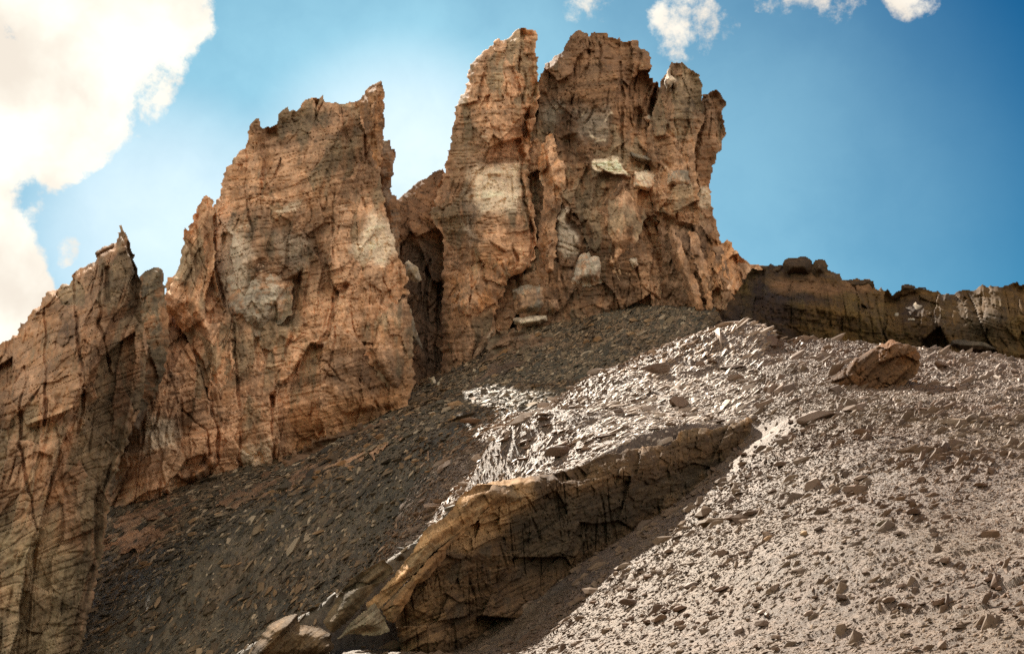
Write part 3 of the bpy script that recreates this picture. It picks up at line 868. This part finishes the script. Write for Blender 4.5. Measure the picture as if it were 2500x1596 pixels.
rock('block', R6("1000,455 1030,440 1045,470 1020,488"), 98, tF, yfun=YF, T=1.2, R=10, Tb=2, seed=62, fs=.4, amp=.3, pal=(PALE * .8, TAN, PALE), rough_amp=.6)

# G, H: the two leaning slab towers at the right end
pG = R2("1160,470 1180,370 1200,345 1220,300 1228,288 1240,295 1255,290 1265,295 1280,288 1300,310 1320,325 1345,340 1365,350 1368,380 1378,400 1370,425 1375,445 1385,560 1350,640 1340,760 1360,900 1360,1200 1200,1200 1120,900 1120,780 1110,700 1110,600")
tG = thing('rock_tower', 'leaning slab tower with a pale left edge, first right of the broadest tower', 'rock tower', base_of(pG, 103))
bG = rock('tower_body', pG, 101, tG, lean=.05, T=2.4, R=80, Tb=4.5, seed=71, dip=10, pal=(TAN * .76, BROWN * .9, OLIVE * .9), rough_amp=2.5, cracks=[(R2("1240,420 1250,600 1260,700"), 5, .5), (R2("1320,420 1300,560"), 5, .5)],
          patches=[(R2("1205,400 1245,370 1250,390 1215,435"), PALE, .8, 3), (R2("1215,790 1310,790 1320,870 1200,870"), PALE * .75, .8, 6)])  # the narrow pale patch paints sunlight on the left-facing facet
pH = R2("1270,700 1340,500 1395,440 1415,425 1440,417 1455,430 1465,445 1475,465 1490,480 1475,510 1470,540 1480,565 1482,600 1487,635 1475,650 1465,690 1440,730 1435,770 1415,820 1410,860 1420,900 1415,960 1425,1010 1440,1030 1445,1065 1460,1100 1455,1115 1490,1250 1400,1300 1270,1100 1270,860")
tH = thing('rock_tower', 'rightmost tower, jagged and overhanging on its right side above the ridge', 'rock tower', base_of(pH, 103))
bH = rock('tower_body', pH, 103.5, tH, T=2.2, R=70, Tb=4.5, seed=81, dip=4, cracks=[(R6("1295,350 1245,450 1205,570 1235,690 1235,860"), 12, 2.6)], pal=(TAN * .75, BROWN * .9, OLIVE * .9), rough_amp=3,
          patches=[(R2("1335,870 1410,880 1415,960 1350,955"), PALE * .75, .75, 6), (R2("1340,740 1430,740 1415,860 1330,860"), BROWN * .9, .6, 8)])
pI = R2("1180,1000 1300,1040 1420,1060 1470,1140 1490,1118 1515,1135 1525,1170 1560,1205 1590,1225 1625,1240 1680,1250 1720,1300 1720,1700 1200,1700 1180,1400 1180,1250")
tI = thing('rock_buttress', 'crumbling brown buttress of stacked ribs below the rightmost tower', 'rock buttress', base_of(pI, 97))
bI = rock('buttress_body', pI, 98, tI, lean=.1, T=3, R=90, Tb=5, seed=91, fs=.75, dip=60, pal=(TAN * .95, BROWN * .9, RUST * .7), amp=1.3,
          cracks=[(R2("1240,1100 1290,1250 1340,1400"), 8, 1.0), (R2("1330,1080 1380,1250 1390,1400"), 8, 1.0), (R2("1440,1130 1450,1260 1500,1420"), 8, .9), (R2("1530,1200 1540,1330 1590,1450"), 7, .8)])

YI = lambda u, v: bI.front0(u, v) - .3
for k, tx in enumerate(("1215,1060 1250,1080 1300,1200 1360,1340 1385,1450 1350,1500 1290,1360 1230,1220", "1310,1080 1350,1090 1390,1220 1420,1360 1430,1470 1395,1460 1360,1300 1315,1180", "1425,1150 1470,1160 1500,1260 1520,1400 1480,1450 1440,1320", "1540,1225 1590,1240 1640,1300 1660,1430 1610,1470 1570,1340")):
    rock('rib', R2(tx), 96, tI, yfun=YI, T=1.3, R=24, Tb=2, seed=170 + k, fs=.55, amp=.8, dip=65, pal=(TAN * .95, BROWN, RUST * .7), rough_amp=2)
YG = lambda u, v: bG.front0(u, v) - .4
rock('lit_edge_flake', R2("1190,380 1222,302 1232,300 1225,350 1250,368 1212,437 1200,425"), 98, tG, yfun=YG, T=1.2, R=10, Tb=2, seed=175, fs=.4, amp=.4, pal=(PALE * .9, TAN, PALE), rough_amp=1)  # pale colour stands in for sun on the left edge
rock('pale_block', R2("1212,800 1260,795 1312,800 1322,868 1205,872"), 98, tG, yfun=YG, T=.8, R=10, Tb=1, seed=176, fs=.5, amp=.5, dip=2, pal=(PALE * .75, TAN, PALE * .8), rough_amp=1.5)
YE = lambda u, v: bE.front0(u, v) - .3
rock('slab', R6("85,1200 200,1150 330,1080 385,1130 370,1210 300,1330 180,1400 90,1380"), 96, tE, yfun=YE, T=1.0, R=30, Tb=1, seed=177, fs=.8, amp=.7, pal=(TAN, RUST * .8, OLIVE), dip=10)
rock('slab', R6("400,960 450,940 475,985 440,1030 480,1060 500,1180 440,1200 410,1110"), 96, tF, yfun=lambda u, v: bF.front0(u, v) + .2, T=1.5, R=20, Tb=2, seed=178, fs=.6, amp=.7, rough_amp=2)
rock('slab', R3("560,740 640,690 800,680 960,640 1000,560 1030,640 940,740 760,800 620,830"), 80, tC, yfun=lambda u, v: bC.front0(u, v) + .5, T=1.0, R=26, Tb=1, seed=179, fs=.7, amp=.8, pal=(TAN * 1.05, RUST * .9, PALE * .8))

# K: the dark ridge on the right
pK = cat_([R2("1600,1260 1660,1250 1750,1250 1800,1262 1990,1275 2050,1310 2090,1305 2150,1308 2175,1320"), R7("1230,290 1245,330 1405,355 1440,345 1470,325 1560,330 1640,335 1700,355 1740,350 1760,375 1860,375 1920,345 1980,340 2000,350 2040,325 2140,300 2170,315 2200,310 2230,325 2280,305 2408,300 2700,290 2900,330"), [(2660, 960), (1780, 960), (1740, 800)]])
tK = thing('rock_ridge', 'low dark ridge of broken rock running right from the towers', 'rock ridge', base_of(pK, 82))
yK = lambda u, v: 86 - (v - 690) * .0 + 0 * u
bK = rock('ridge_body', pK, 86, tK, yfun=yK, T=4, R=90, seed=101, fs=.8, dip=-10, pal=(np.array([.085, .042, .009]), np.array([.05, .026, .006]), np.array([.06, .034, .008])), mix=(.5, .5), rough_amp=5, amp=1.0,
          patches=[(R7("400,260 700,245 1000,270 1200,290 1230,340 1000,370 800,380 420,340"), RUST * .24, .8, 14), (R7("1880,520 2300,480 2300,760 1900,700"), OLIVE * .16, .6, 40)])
KN = [("330,155 480,150 520,145 530,235 400,240", 'flat dark slab of rock left of the domed boulder on the ridge top'), ("510,160 525,110 560,92 620,95 660,78 700,80 745,110 755,150 745,240 520,240", 'largest domed dark boulder on the ridge top'),
      ("745,160 770,110 810,100 850,110 875,150 870,185 900,195 895,240 740,242", 'knobbly dark boulder at the right end of the ridge top stack'),
      ("980,285 1060,262 1140,268 1180,258 1230,275 1235,330 1000,330", 'rust brown flat boulder on the ridge right of the stack'), ("1440,345 1445,308 1500,295 1550,308 1565,335 1540,350 1440,358", 'rounded dark boulder on the ridge by the dip'),
      ("1570,330 1580,320 1640,320 1648,345 1575,350", 'thin flat stone beside the rounded boulder on the ridge')]
for k, (tx, lb) in enumerate(KN):
    tag(rock('boulder', R7(tx), 0, None, yfun=lambda u, v, k=k: 86.0 - k * .2 + 0 * u, T=1.3, R=26, seed=110 + k, fs=.5, amp=.6, pal=(np.array([.08, .042, .016]), np.array([.05, .027, .011]), np.array([.06, .034, .013])), rough_amp=1.2, gs=1.8).obj, lb, 'boulder', 'boulders on the dark ridge')
rock_w = [("1530,470 1560,430 1575,460 1620,470 1600,490 1565,510 1550,490", 'pale broken stone catching light on the dark ridge'), ("1400,520 1430,525 1425,555 1385,550", 'grey chip below left of the pale broken stone'),
          ("1490,570 1550,565 1560,585 1500,590", 'flat light stone low on the dark ridge'), ("1720,600 1750,520 1765,530 1745,600 1730,615", 'thin upright light flake on the dark ridge'),
          ("1815,790 1830,720 1860,725 2100,755 2210,810 1900,815", 'long olive slab at the foot of the ridge above the scree')]
for k, (tx, lb) in enumerate(rock_w):
    tag(rock('ridge_stone', R7(tx), 0, None, yfun=lambda u, v: bK.front0(u, v) - .9 + 0 * u, T=.8, R=14, Tb=2, seed=120 + k, fs=.4, amp=.4, pal=(PALE * .7, GREY * .6, PALE * .6) if k != 4 else (OLIVE * .3, DARK * .5, OLIVE * .25), rough_amp=.8, gs=1.6).obj, lb, 'stone', 'stones on the dark ridge')

# ------------------------------------------------------------------ the outcrop in front
BB = ((11., 7, 3.6), (4.2, 3, 1.3), (1.6, 1.2, .6))
yW = lambda u, v: np.interp(u, WALL_U, WALL_Y)
pL1 = np.array([(1085, 1262), (1108, 1233), (1129, 1207), (1160, 1181), (1200, 1174), (1250, 1168), (1302, 1160), (1354, 1155), (1432, 1129), (1474, 1108), (1520, 1100), (1583, 1087), (1630, 1087), (1661, 1051), (1692, 1043), (1744, 1046), (1786, 1033), (1822, 1017), (1836, 1022), (1836, 1060), (1800, 1130), (1720, 1240), (1620, 1310), (1500, 1380), (1400, 1450), (1320, 1510), (1220, 1570), (1100, 1620), (980, 1620), (960, 1480), (1030, 1330)], float)
tL = thing('rock_outcrop', 'long brown rock outcrop wall with sunlit scree on its top', 'rock outcrop', base_of(pL1, 34))
bL = rock('outcrop_wall', pL1, 0, tL, yfun=lambda u, v: yW(u, v) - .25 - np.clip(v - 1160, 0, 400) * .002, T=.7, R=50, Tb=.6, seed=131, fs=.33, amp=1.25, wild=.35, round_=.5, dip=28, gs=2.0, mat=M_WALL, bedded=True, blk=BB, pal=(np.array([.235, .13, .055]), np.array([.15, .08, .034]), np.array([.12, .082, .045])), rough_amp=2, strata=.35, patches=[(RB('1850,120 2090,60 2420,60 2420,280 2200,420 1950,560 1800,560'), (.36, .205, .09), .75, 20), (R4('560,600 700,540 1000,470 1130,440 1120,520 1000,650 760,760 600,760'), (.075, .04, .016), .8, 25), (R4('0,900 250,800 500,760 900,640 1050,640 700,860 300,1080 0,1200'), (.05, .034, .018), .8, 25)],  # the lowest dark patch paints the shade of the underside into the stone
          cracks=[(R8("780,1150 830,1250 820,1380"), 8, .25), (R8("980,1100 1010,1200 1080,1300"), 6, .2), (R8("400,1290 480,1350 560,1472"), 7, .25), (R8("1500,950 1480,1050 1300,1120"), 6, .2)],
          recess=[(R8("1250,1000 1500,960 1480,1080 1300,1120"), .2, 10)])
# the front scree banks up against the wall foot (part of the ground); slabs that lie on the crest:
SL = [(RB("2400,180 2240,240 2170,260 2060,330 1950,410 1890,470 1800,500 1640,640 1560,740 1500,800 1400,900 1290,1010 1200,1060 1180,960 1270,900 1400,750 1440,690 1530,590 1600,440 1680,380 1770,330 1850,220 1900,150 1990,100 2090,90 2250,100 2300,160"), 1.5, 'long smooth tan slab running down the crest of the outcrop'),
      (RB("2160,300 2000,400 1900,450 1780,570 1770,640 1700,720 1640,790 1560,830 1500,960 1390,1120 1330,1090 1290,1010 1400,900 1560,740 1640,640 1800,500 1900,440"), 1.75, 'orange-brown lower slab beneath the long crack of the outcrop'),
      (RB("1310,640 1360,680 1400,740 1290,830 1240,880 1180,960 1100,1060 1000,1150 940,1190 890,1150 870,1090 930,1000 960,930 1020,850 1110,760 1210,700"), 1.5, 'blocky olive-brown slab standing left of the long smooth slab'),
      (RB("680,1040 700,1130 830,1130 930,1190 950,1300 900,1360 500,1400 300,1400 350,1290 430,1180 480,1120 600,1060"), 1.2, 'low hump of brown rock at the bottom below the blocky slab'),
      (RB("1250,960 1330,1080 1360,1180 1250,1210 1060,1200 960,1240 1100,1080"), 1.7, 'grey-olive slab buried at the foot of the blocky slab')]
for k, (pp, dy, lb) in enumerate(SL):
    pal = [(np.array([.42, .24, .105]), np.array([.30, .165, .07]), np.array([.28, .19, .10])), (np.array([.44, .23, .09]), np.array([.30, .15, .06]), np.array([.26, .17, .08])),
           (np.array([.27, .18, .09]), np.array([.2, .13, .065]), np.array([.16, .12, .07])), (np.array([.24, .14, .06]), np.array([.16, .10, .05]), np.array([.15, .1, .06])), (np.array([.22, .17, .1]), np.array([.17, .12, .07]), np.array([.2, .16, .1]))][k]
    tag(rock('rock_slab', pp, 0, None, yfun=lambda u, v, dy=dy: yW(u, v) - dy, T=.45, R=28, Tb=.8, seed=140 + k, fs=.25, amp=.8, wild=.4, dip=42, gs=2.0, mat=M_WALL, bedded=True, blk=BB, pal=pal, rough_amp=1.2, strata=.3).obj, lb, 'rock slab', 'slabs on the crest of the outcrop')

# M: the brown boulder on the scree
gM = to_ground([2150], [930])[0]
yM = float(gM[1])
pM = R7("650,1180 740,1120 730,1090 900,1020 1020,950 1070,890 1190,820 1290,760 1380,730 1440,755 1560,790 1600,870 1580,1000 1480,1090 1320,1170 1170,1250 1050,1270 900,1270 750,1260")
tM = thing('boulder', 'big tilted rust-brown boulder lying on the sunlit scree', 'boulder', (gM[0], gM[1], gM[2]))
rm = R7("640,1200 740,1110 1060,905 1190,840 1410,765")
def yMf(u, v):
    ly = np.interp(u, rm[:, 0], rm[:, 1])
    d = ly - v
    return yM - .7 + np.where(d > 0, d * .030, d * .008) + (u - 2000) * .0015
bM = rock('boulder_body', pM, yM - .2, tM, yfun=yMf, T=.25, R=30, Tb=1.6, round_=.6, seed=151, fs=.4, amp=.9, dip=35, mat=M_WALL, bedded=True, blk=BB, gs=1.8, pal=(np.array([.15, .06, .017]), np.array([.07, .03, .010]), np.array([.095, .045, .017])), rough_amp=1.5,
          cracks=[(R7("740,1110 900,1030 1030,950"), 8, .3), (R7("1060,900 1010,1000 1060,1080"), 7, .25)])

# low bedrock ledges where the dark scree thins out against the cliff foot
def ground_depth(poly, lift=0.0, cap=200.0):
    poly = np.asarray(poly); lo, hi = poly.min(0) - 30, poly.max(0) + 30
    def fn(P):
        y = to_ground(P[:, 0], P[:, 1])[:, 1]
        return np.where(np.isfinite(y), y, np.nanmedian(y))
    F = Field(lo[0], lo[1], hi[0], hi[1], 14, fn)
    return lambda u, v: np.minimum(F(u, v), cap) - lift


BR = [(RG("600,1380 660,1250 690,1120 730,1075 850,1080 990,1110 1064,1090 1100,1150 1000,1230 900,1270 820,1310 720,1410 640,1440 560,1490 540,1450"), (TAN * .34, DARK * .9, OLIVE * .4), 'dark brown bedrock ledge at the foot of the reddish fin tower'),
      (RA("740,1030 960,975 985,1000 900,1060 800,1110 700,1150 560,1200 500,1190 640,1110"), (TAN * .6, BROWN * .8, OLIVE * .6), 'tan bedrock shelf along the right foot of the thorn-peaked tower'),
      (R3("440,1000 520,880 620,820 800,790 960,750 1080,690 1110,710 1060,770 900,840 840,910 760,1050 640,1110 540,1120 470,1090"), (TAN * .5, BROWN * .7, OLIVE * .5), 'rusty bedrock apron under the left foot of the thorn-peaked tower')]
for k, (pp_, pal_, lb) in enumerate(BR):
    tag(rock('bedrock_ledge', pp_, 0, None, yfun=ground_depth(pp_, (.3, .3, .2, .0)[k], (93.0, 80.5, 200, 94.0)[k]), T=.9, R=70, Tb=2, seed=190 + k, fs=.55, amp=.8, bedded=True, blk=((9., 6, 3.), (3.4, 3, 1.1), (1.2, 1, .5)), dip=24, pal=pal_, rough_amp=8, strata=.35).obj, lb, 'rock ledge', 'bedrock ledges along the cliff foot')

# ------------------------------------------------------------------ loose stones
def flake(name, seed, flat, mat, n=13):
    rg = np.random.default_rng(seed)
    bm = bmesh.new()
    d = rg.normal(size=(n, 3)); d /= np.linalg.norm(d, axis=1)[:, None]
    r = rg.uniform(.75, 1.1, n)[:, None]
    p = d * r * np.array([.5, .85, flat]) * rg.uniform(.85, 1.15, 3)
    p[:, 2] = np.clip(p[:, 2], -flat * .8, flat * .75)
    for c in p: bm.verts.new(c)
    res = bmesh.ops.convex_hull(bm, input=bm.verts)
    bmesh.ops.delete(bm, geom=[v for v in bm.verts if not v.link_faces], context='VERTS')
    me = bpy.data.meshes.new(name)
    bm.to_mesh(me); bm.free()
    me.materials.append(mat)
    return me


def scatter(name, pts, rot, scl, protos, label_kind='stuff'):
    pc = bpy.data.collections.new(name + '_kinds')          # not linked to the scene
    for i, m in enumerate(protos):
        pc.objects.link(bpy.data.objects.new(f'{name}_kind', m))
    me = bpy.data.meshes.new(name)
    me.vertices.add(len(pts)); me.vertices.foreach_set('co', np.ascontiguousarray(pts, np.float32).ravel())
    a = me.attributes.new('rot', 'FLOAT_VECTOR', 'POINT'); a.data.foreach_set('vector', np.ascontiguousarray(rot, np.float32).ravel())
    a = me.attributes.new('scl', 'FLOAT_VECTOR', 'POINT'); a.data.foreach_set('vector', np.ascontiguousarray(scl, np.float32).ravel())
    o = link(name, me)
    ng = bpy.data.node_groups.new(name + '_scatter', 'GeometryNodeTree')
    ng.interface.new_socket('Geometry', in_out='INPUT', socket_type='NodeSocketGeometry')
    ng.interface.new_socket('Geometry', in_out='OUTPUT', socket_type='NodeSocketGeometry')
    gi = ng.nodes.new('NodeGroupInput'); go = ng.nodes.new('NodeGroupOutput')
    ci = ng.nodes.new('GeometryNodeCollectionInfo'); ci.inputs['Collection'].default_value = pc
    ci.inputs['Separate Children'].default_value = True; ci.inputs['Reset Children'].default_value = True
    ip = ng.nodes.new('GeometryNodeInstanceOnPoints'); ip.inputs['Pick Instance'].default_value = True
    def attr(nm):
        n = ng.nodes.new('GeometryNodeInputNamedAttribute'); n.data_type = 'FLOAT_VECTOR'; n.inputs['Name'].default_value = nm
        return n.outputs['Attribute']
    er = ng.nodes.new('FunctionNodeEulerToRotation')
    ng.links.new(attr('rot'), er.inputs[0])
    rv = ng.nodes.new('FunctionNodeRandomValue'); rv.data_type = 'INT'
    rv.inputs[4].default_value = 0; rv.inputs[5].default_value = len(protos) - 1
    ng.links.new(gi.outputs[0], ip.inputs['Points']); ng.links.new(ci.outputs[0], ip.inputs['Instance'])
    ng.links.new(rv.outputs[2], ip.inputs['Instance Index']); ng.links.new(er.outputs[0], ip.inputs['Rotation'])
    ng.links.new(attr('scl'), ip.inputs['Scale']); ng.links.new(ip.outputs[0], go.inputs[0])
    md = o.modifiers.new('scatter', 'NODES'); md.node_group = ng
    tag(o, kind=label_kind)
    return o


PS = [flake('flake', 200 + i, f, M_STONE) for i, f in enumerate((.18, .22, .28, .35, .16, .25))]
PG = [flake('flake', 220 + i, f, M_SLATE) for i, f in enumerate((.2, .28, .36, .45))]


def sprinkle(n, xr, yr, keep, med, sig, smin, smax, tilt=.35, seed=0, stretch=1.0, tall=1.0):
    rg = np.random.default_rng(seed)
    X = rg.uniform(*xr, n); Y = rg.uniform(*yr, n)
    k = np.abs(X) < Y * .53 + 1
    X, Y = X[k], Y[k]
    z, w, s = ground(X, Y)
    k = keep(X, Y, z, w, s, rg)
    X, Y, z = X[k], Y[k], z[k]
    e = .15
    zx = (ground_base(X + e, Y)[0] - ground_base(X - e, Y)[0]) / (2 * e)
    zy = (ground_base(X, Y + e)[0] - ground_base(X, Y - e)[0]) / (2 * e)
    zx, zy = np.clip(zx, -1.2, 1.2), np.clip(zy, -1.2, 1.2)
    sz = np.clip(med * np.exp(rg.normal(size=len(X)) * sig), smin, smax) * np.clip(np.hypot(X, Y) / 34, .75, 1.5)
    tilt = tilt * .5
    rot = np.stack([np.arctan(zy) + rg.normal(size=len(X)) * tilt, -np.arctan(zx) + rg.normal(size=len(X)) * tilt, -math.radians(50) + rg.normal(size=len(X)) * .3], -1)
    scl = np.stack([sz * rg.uniform(.6, 1.1, len(X)), sz * rg.uniform(1.0, 1.9, len(X)) * stretch, sz * rg.uniform(.7, 1.6, len(X)) * tall], -1)
    return np.stack([X, Y, z + sz * .05], -1), rot, scl


hump = lambda X, Y: np.hypot((X - 7) / 14, (Y - 52) / 18) < 1.1
p1 = sprinkle(520000, (-12, 36), (13, 72), lambda X, Y, z, w, s, rg: (w < .5) & (s < -1.6 - rg.uniform(0, 2, len(X)) + 8 * (Y > 46)), .045, .4, .025, .2, seed=301, tall=.7)
p2 = sprinkle(140000, (-14, 24), (28, 72), lambda X, Y, z, w, s, rg: (w >= .5) & hump(X, Y), .062, .5, .03, .34, seed=302, tall=.6, tilt=.2)
clus = lambda X, Y: fbm(np.stack([(X * _C - Y * _S) * .5, (X * _S + Y * _C) * .16, X * 0], -1), 3, 88)
p4 = sprinkle(50000, (-12, 36), (13, 72), lambda X, Y, z, w, s, rg: (w < .5) & (clus(X, Y) + rg.uniform(-.35, .35, len(X)) > .1), .075, .5, .05, .4, seed=304, stretch=1.9, tall=2.6, tilt=.25)
p5 = sprinkle(6000, (-14, 24), (28, 72), lambda X, Y, z, w, s, rg: (w >= .5) & hump(X, Y) & (clus(X, Y) + rg.uniform(-.3, .3, len(X)) > .05), .13, .5, .08, .6, seed=305, stretch=2.0, tall=1.2, tilt=.25)
P0 = [np.concatenate([a, c]) for a, c in zip(p1, p4)]
gx, gy = P0[0][:, 0], P0[0][:, 1]
gn = fbm(np.stack([gx * .12, gy * .10, gx * 0], -1), 3, 91) + .6 * fbm(np.stack([gx * .9, gy * .5, gx * 0], -1), 3, 92)
gm = (sstep(44, 17, np.hypot(gx - 15, gy - 17)) - .42 + gn * .9 + RNG.uniform(-.22, .22, len(gx))) > 0
scatter('scree', *[x[~gm] for x in P0], PS)
scatter('grit', *[x[gm] for x in P0], [flake('flake', 240 + i, f, M_GRIT) for i, f in enumerate((.2, .3, .4))])
scatter('shale_plates', *[np.concatenate([a, b]) for a, b in zip(p2, p5)], [flake('flake', 250 + i, f, M_SHALE) for i, f in enumerate((.15, .2, .26, .32))])
p3 = sprinkle(150000, (-45, 30), (30, 104), lambda X, Y, z, w, s, rg: (w >= .5) & ~hump(X, Y), .10, .55, .06, .6, seed=303)
scatter('rubble', *p3, PG)


# ------------------------------------------------------------------ stones one can pick out
def chisel(name, seed, flat, mat):
    """a faceted boulder: a fine sphere planed off by random cuts, then roughened"""
    rg = np.random.default_rng(seed)
    bm = bmesh.new()
    bmesh.ops.create_icosphere(bm, subdivisions=4, radius=1.0)
    p = np.array([v.co[:] for v in bm.verts])
    for _ in range(16):
        nv = rg.normal(size=3); nv /= np.linalg.norm(nv)
        d = rg.uniform(.45, .8)
        k = np.maximum(p @ nv - d, 0)
        p = p - k[:, None] * nv
    p = p * np.array([.62, 1.0, flat])
    p[:, 2] = np.minimum(p[:, 2], flat * .62)
    p = p + (fbm(p * 3.5 + seed, 4, seed, .6) * .09)[:, None] * np.array([1, 1, .6]) + (fbm(p * np.array([1, 1, 9]) + seed, 3, seed + 3) * .05)[:, None] * np.array([1, 1, .2])
    for v, c in zip(bm.verts, p): v.co = c
    me = bpy.data.meshes.new(name)
    bm.to_mesh(me); bm.free()
    me.materials.append(mat)
    return me


SM = [chisel('shale_stone', 260 + i, f, M_STONE) for i, f in enumerate((.42, .5, .62, .46, .55))]
SB = [chisel('brown_stone', 270 + i, f, M_BROWN) for i, f in enumerate((.5, .6))]
SD = [chisel('slate_stone', 280 + i, f, M_SLATE) for i, f in enumerate((.4, .5, .6))]


def lay(px, length, meshes, label, group, width=.5, high=.6, name='stone', seed=0, turn=0.0):
    """one stone at the ground point seen at photo pixel px; length in photo pixels"""
    rg = np.random.default_rng(seed)
    g = to_ground([px[0]], [px[1]])[0]
    if not np.isfinite(g[0]): return None
    z = float(ground(np.array([g[0]]), np.array([g[1]]))[0][0])
    Ls = length * g[1] / FPX
    o = bpy.data.objects.new(name, meshes[int(rg.integers(len(meshes)))])
    COL.objects.link(o)
    o.location = (g[0], g[1], z + Ls * .06 + .03)
    o.rotation_euler = (.22 + rg.normal() * .12, rg.normal() * .15, -math.radians(52) + turn + rg.normal() * .25)
    o.scale = (Ls * .8 * width * rg.uniform(.85, 1.2), Ls * .62 * rg.uniform(.85, 1.15), Ls * .62 * high * rg.uniform(.85, 1.2))
    return tag(o, label, 'stone', group)


NAMED = [((1539, 1488), 62, SM, 'large dark flat stone nearest the foot of the sunlit scree'), ((1765, 1361), 42, SM, 'wedge-shaped dark stone, biggest of the row of three on the scree'),
         ((1635, 1353), 36, SM, 'dark stone at the lower end of the row of three'), ((1705, 1363), 26, SM, 'small dark stone in the middle of the row of three'),
         ((1965, 1314), 40, SB, 'rust-topped brown stone lying upslope of the row of three'), ((1874, 1322), 34, SB, 'small brown stone just left of the rust-topped one'),
         ((1627, 1498), 24, SM, 'small stone right of the large flat stone at the scree foot'), ((1578, 1527), 26, SM, 'little dark stone below the large flat stone at the scree foot'),
         ((1789, 1267), 40, SM, 'lone long stone on the pale band of scree above the row of three'), ((1854, 1444), 40, SM, 'long dark stone low on the middle of the scree'),
         ((2158, 1285), 36, SD, 'olive-green stone alone on the open scree'), ((2311, 1374), 40, SM, 'dark blocky stone far right on the brown grit'),
         ((2000, 1030), 90, SM, 'longest dark ledge stone below the tilted rust-brown boulder'), ((2090, 1010), 60, SM, 'short ledge stone at the upper end of the longest ledge'),
         ((2232, 925), 32, SB, 'pale rounded stone just right of the tilted boulder'), ((1990, 1190), 80, SM, 'stepped dark ledge stone in the middle of the scree'),
         ((2110, 1060), 60, SM, 'dark ledge stone upslope on the right of the middle of the scree'), ((2055, 1470), 50, SM, 'dark pointed stone low on the brown grit'),
         ((1660, 990), 85, SM, 'broadest dark ledge stone on the sunlit hump above the outcrop'), ((1370, 1115), 90, SM, 'dark ledge stone near the outcrop edge at the lower end of the hump'),
         ((1640, 1044), 34, SM, 'round dark stone on the hump right above the outcrop rim'), ((1510, 1010), 50, SM, 'small dark ledge stone in the middle of the hump'),
         ((1601, 909), 90, SM, 'long ledge stone along the upper left rim of the hump'), ((1885, 846), 80, SM, 'long dark ledge stone high on the hump below its crest'),
         ((1713, 894), 45, SM, 'small dark stone below the long rim ledge on the hump'), ((1800, 930), 55, SM, 'dark stone on the shaded flank where hump meets scree'),
         ((2380, 1060), 40, SM, 'small ledge stone near the right end of the upper scree'), ((2300, 900), 60, SM, 'dark ledge stone at the scree crest right of the boulder')]
for i, (p, ln, ms, lb) in enumerate(NAMED):
    lay(p, ln, ms, lb, 'single stones on the sunlit scree', seed=400 + i, high=.8)
rg = np.random.default_rng(77)
n = 0
while n < 100:
    u, v = rg.uniform(1300, 2490), rg.uniform(860, 1590)
    if v < 1180 - (u - 1300) * .32 + 40 or v > 1596: continue
    if u < 1860 and v > 1020 and v < 1020 + (1860 - u) * 1.05: continue
    if lay((u, v), float(np.clip(rg.lognormal(3.3, .4), 18, 64)), SM, 'flat grey-brown shale stone lying along the slope in the sunlit scree', 'shale stones on the sunlit scree', seed=500 + n, high=.7): n += 1
n = 0
while n < 45:
    u = rg.uniform(1200, 1830); v = rg.uniform(1175 - (u - 1200) * .22 - 110 - (u - 1200) * .12, 1165 - (u - 1200) * .2)
    if lay((u, v), float(np.clip(rg.lognormal(3.5, .35), 24, 64)), SM, 'flat shale stone among the glittering plates of the sunlit hump', 'shale stones on the sunlit hump', seed=700 + n, high=.38, width=.5, turn=-.35): n += 1
n = 0
while n < 50:
    u = rg.uniform(350, 1250); v = rg.uniform(980, 1560)
    if v < 1250 - (u - 350) * .33 + 30 or v > 1620 - (u - 350) * .62: continue
    if lay((u, v), float(np.clip(rg.lognormal(3.0, .35), 14, 40)), SD + SB, 'small loose stone on the shaded slope below the towers', 'loose stones on the shaded slope', seed=900 + n): n += 1

BL = np.array([(290, 1300), (400, 1235), (560, 1180), (740, 1130), (900, 1050), (1010, 990), (1090, 960), (1180, 870), (1300, 800), (1450, 770), (1580, 760)], float)
n = 0
while n < 40:
    t = rg.uniform(0, len(BL) - 1.001); i = int(t)
    p = BL[i] + (BL[i + 1] - BL[i]) * (t - i)
    q = (p[0] + rg.normal() * 10, p[1] + abs(rg.normal()) * 38 + 16)
    if lay(q, float(np.clip(rg.lognormal(3.1, .35), 16, 46)), SB, 'tan block fallen from the towers lying at the cliff foot', 'fallen blocks along the cliff foot', name='fallen_block', seed=1200 + n, high=1.0, width=.8): n += 1
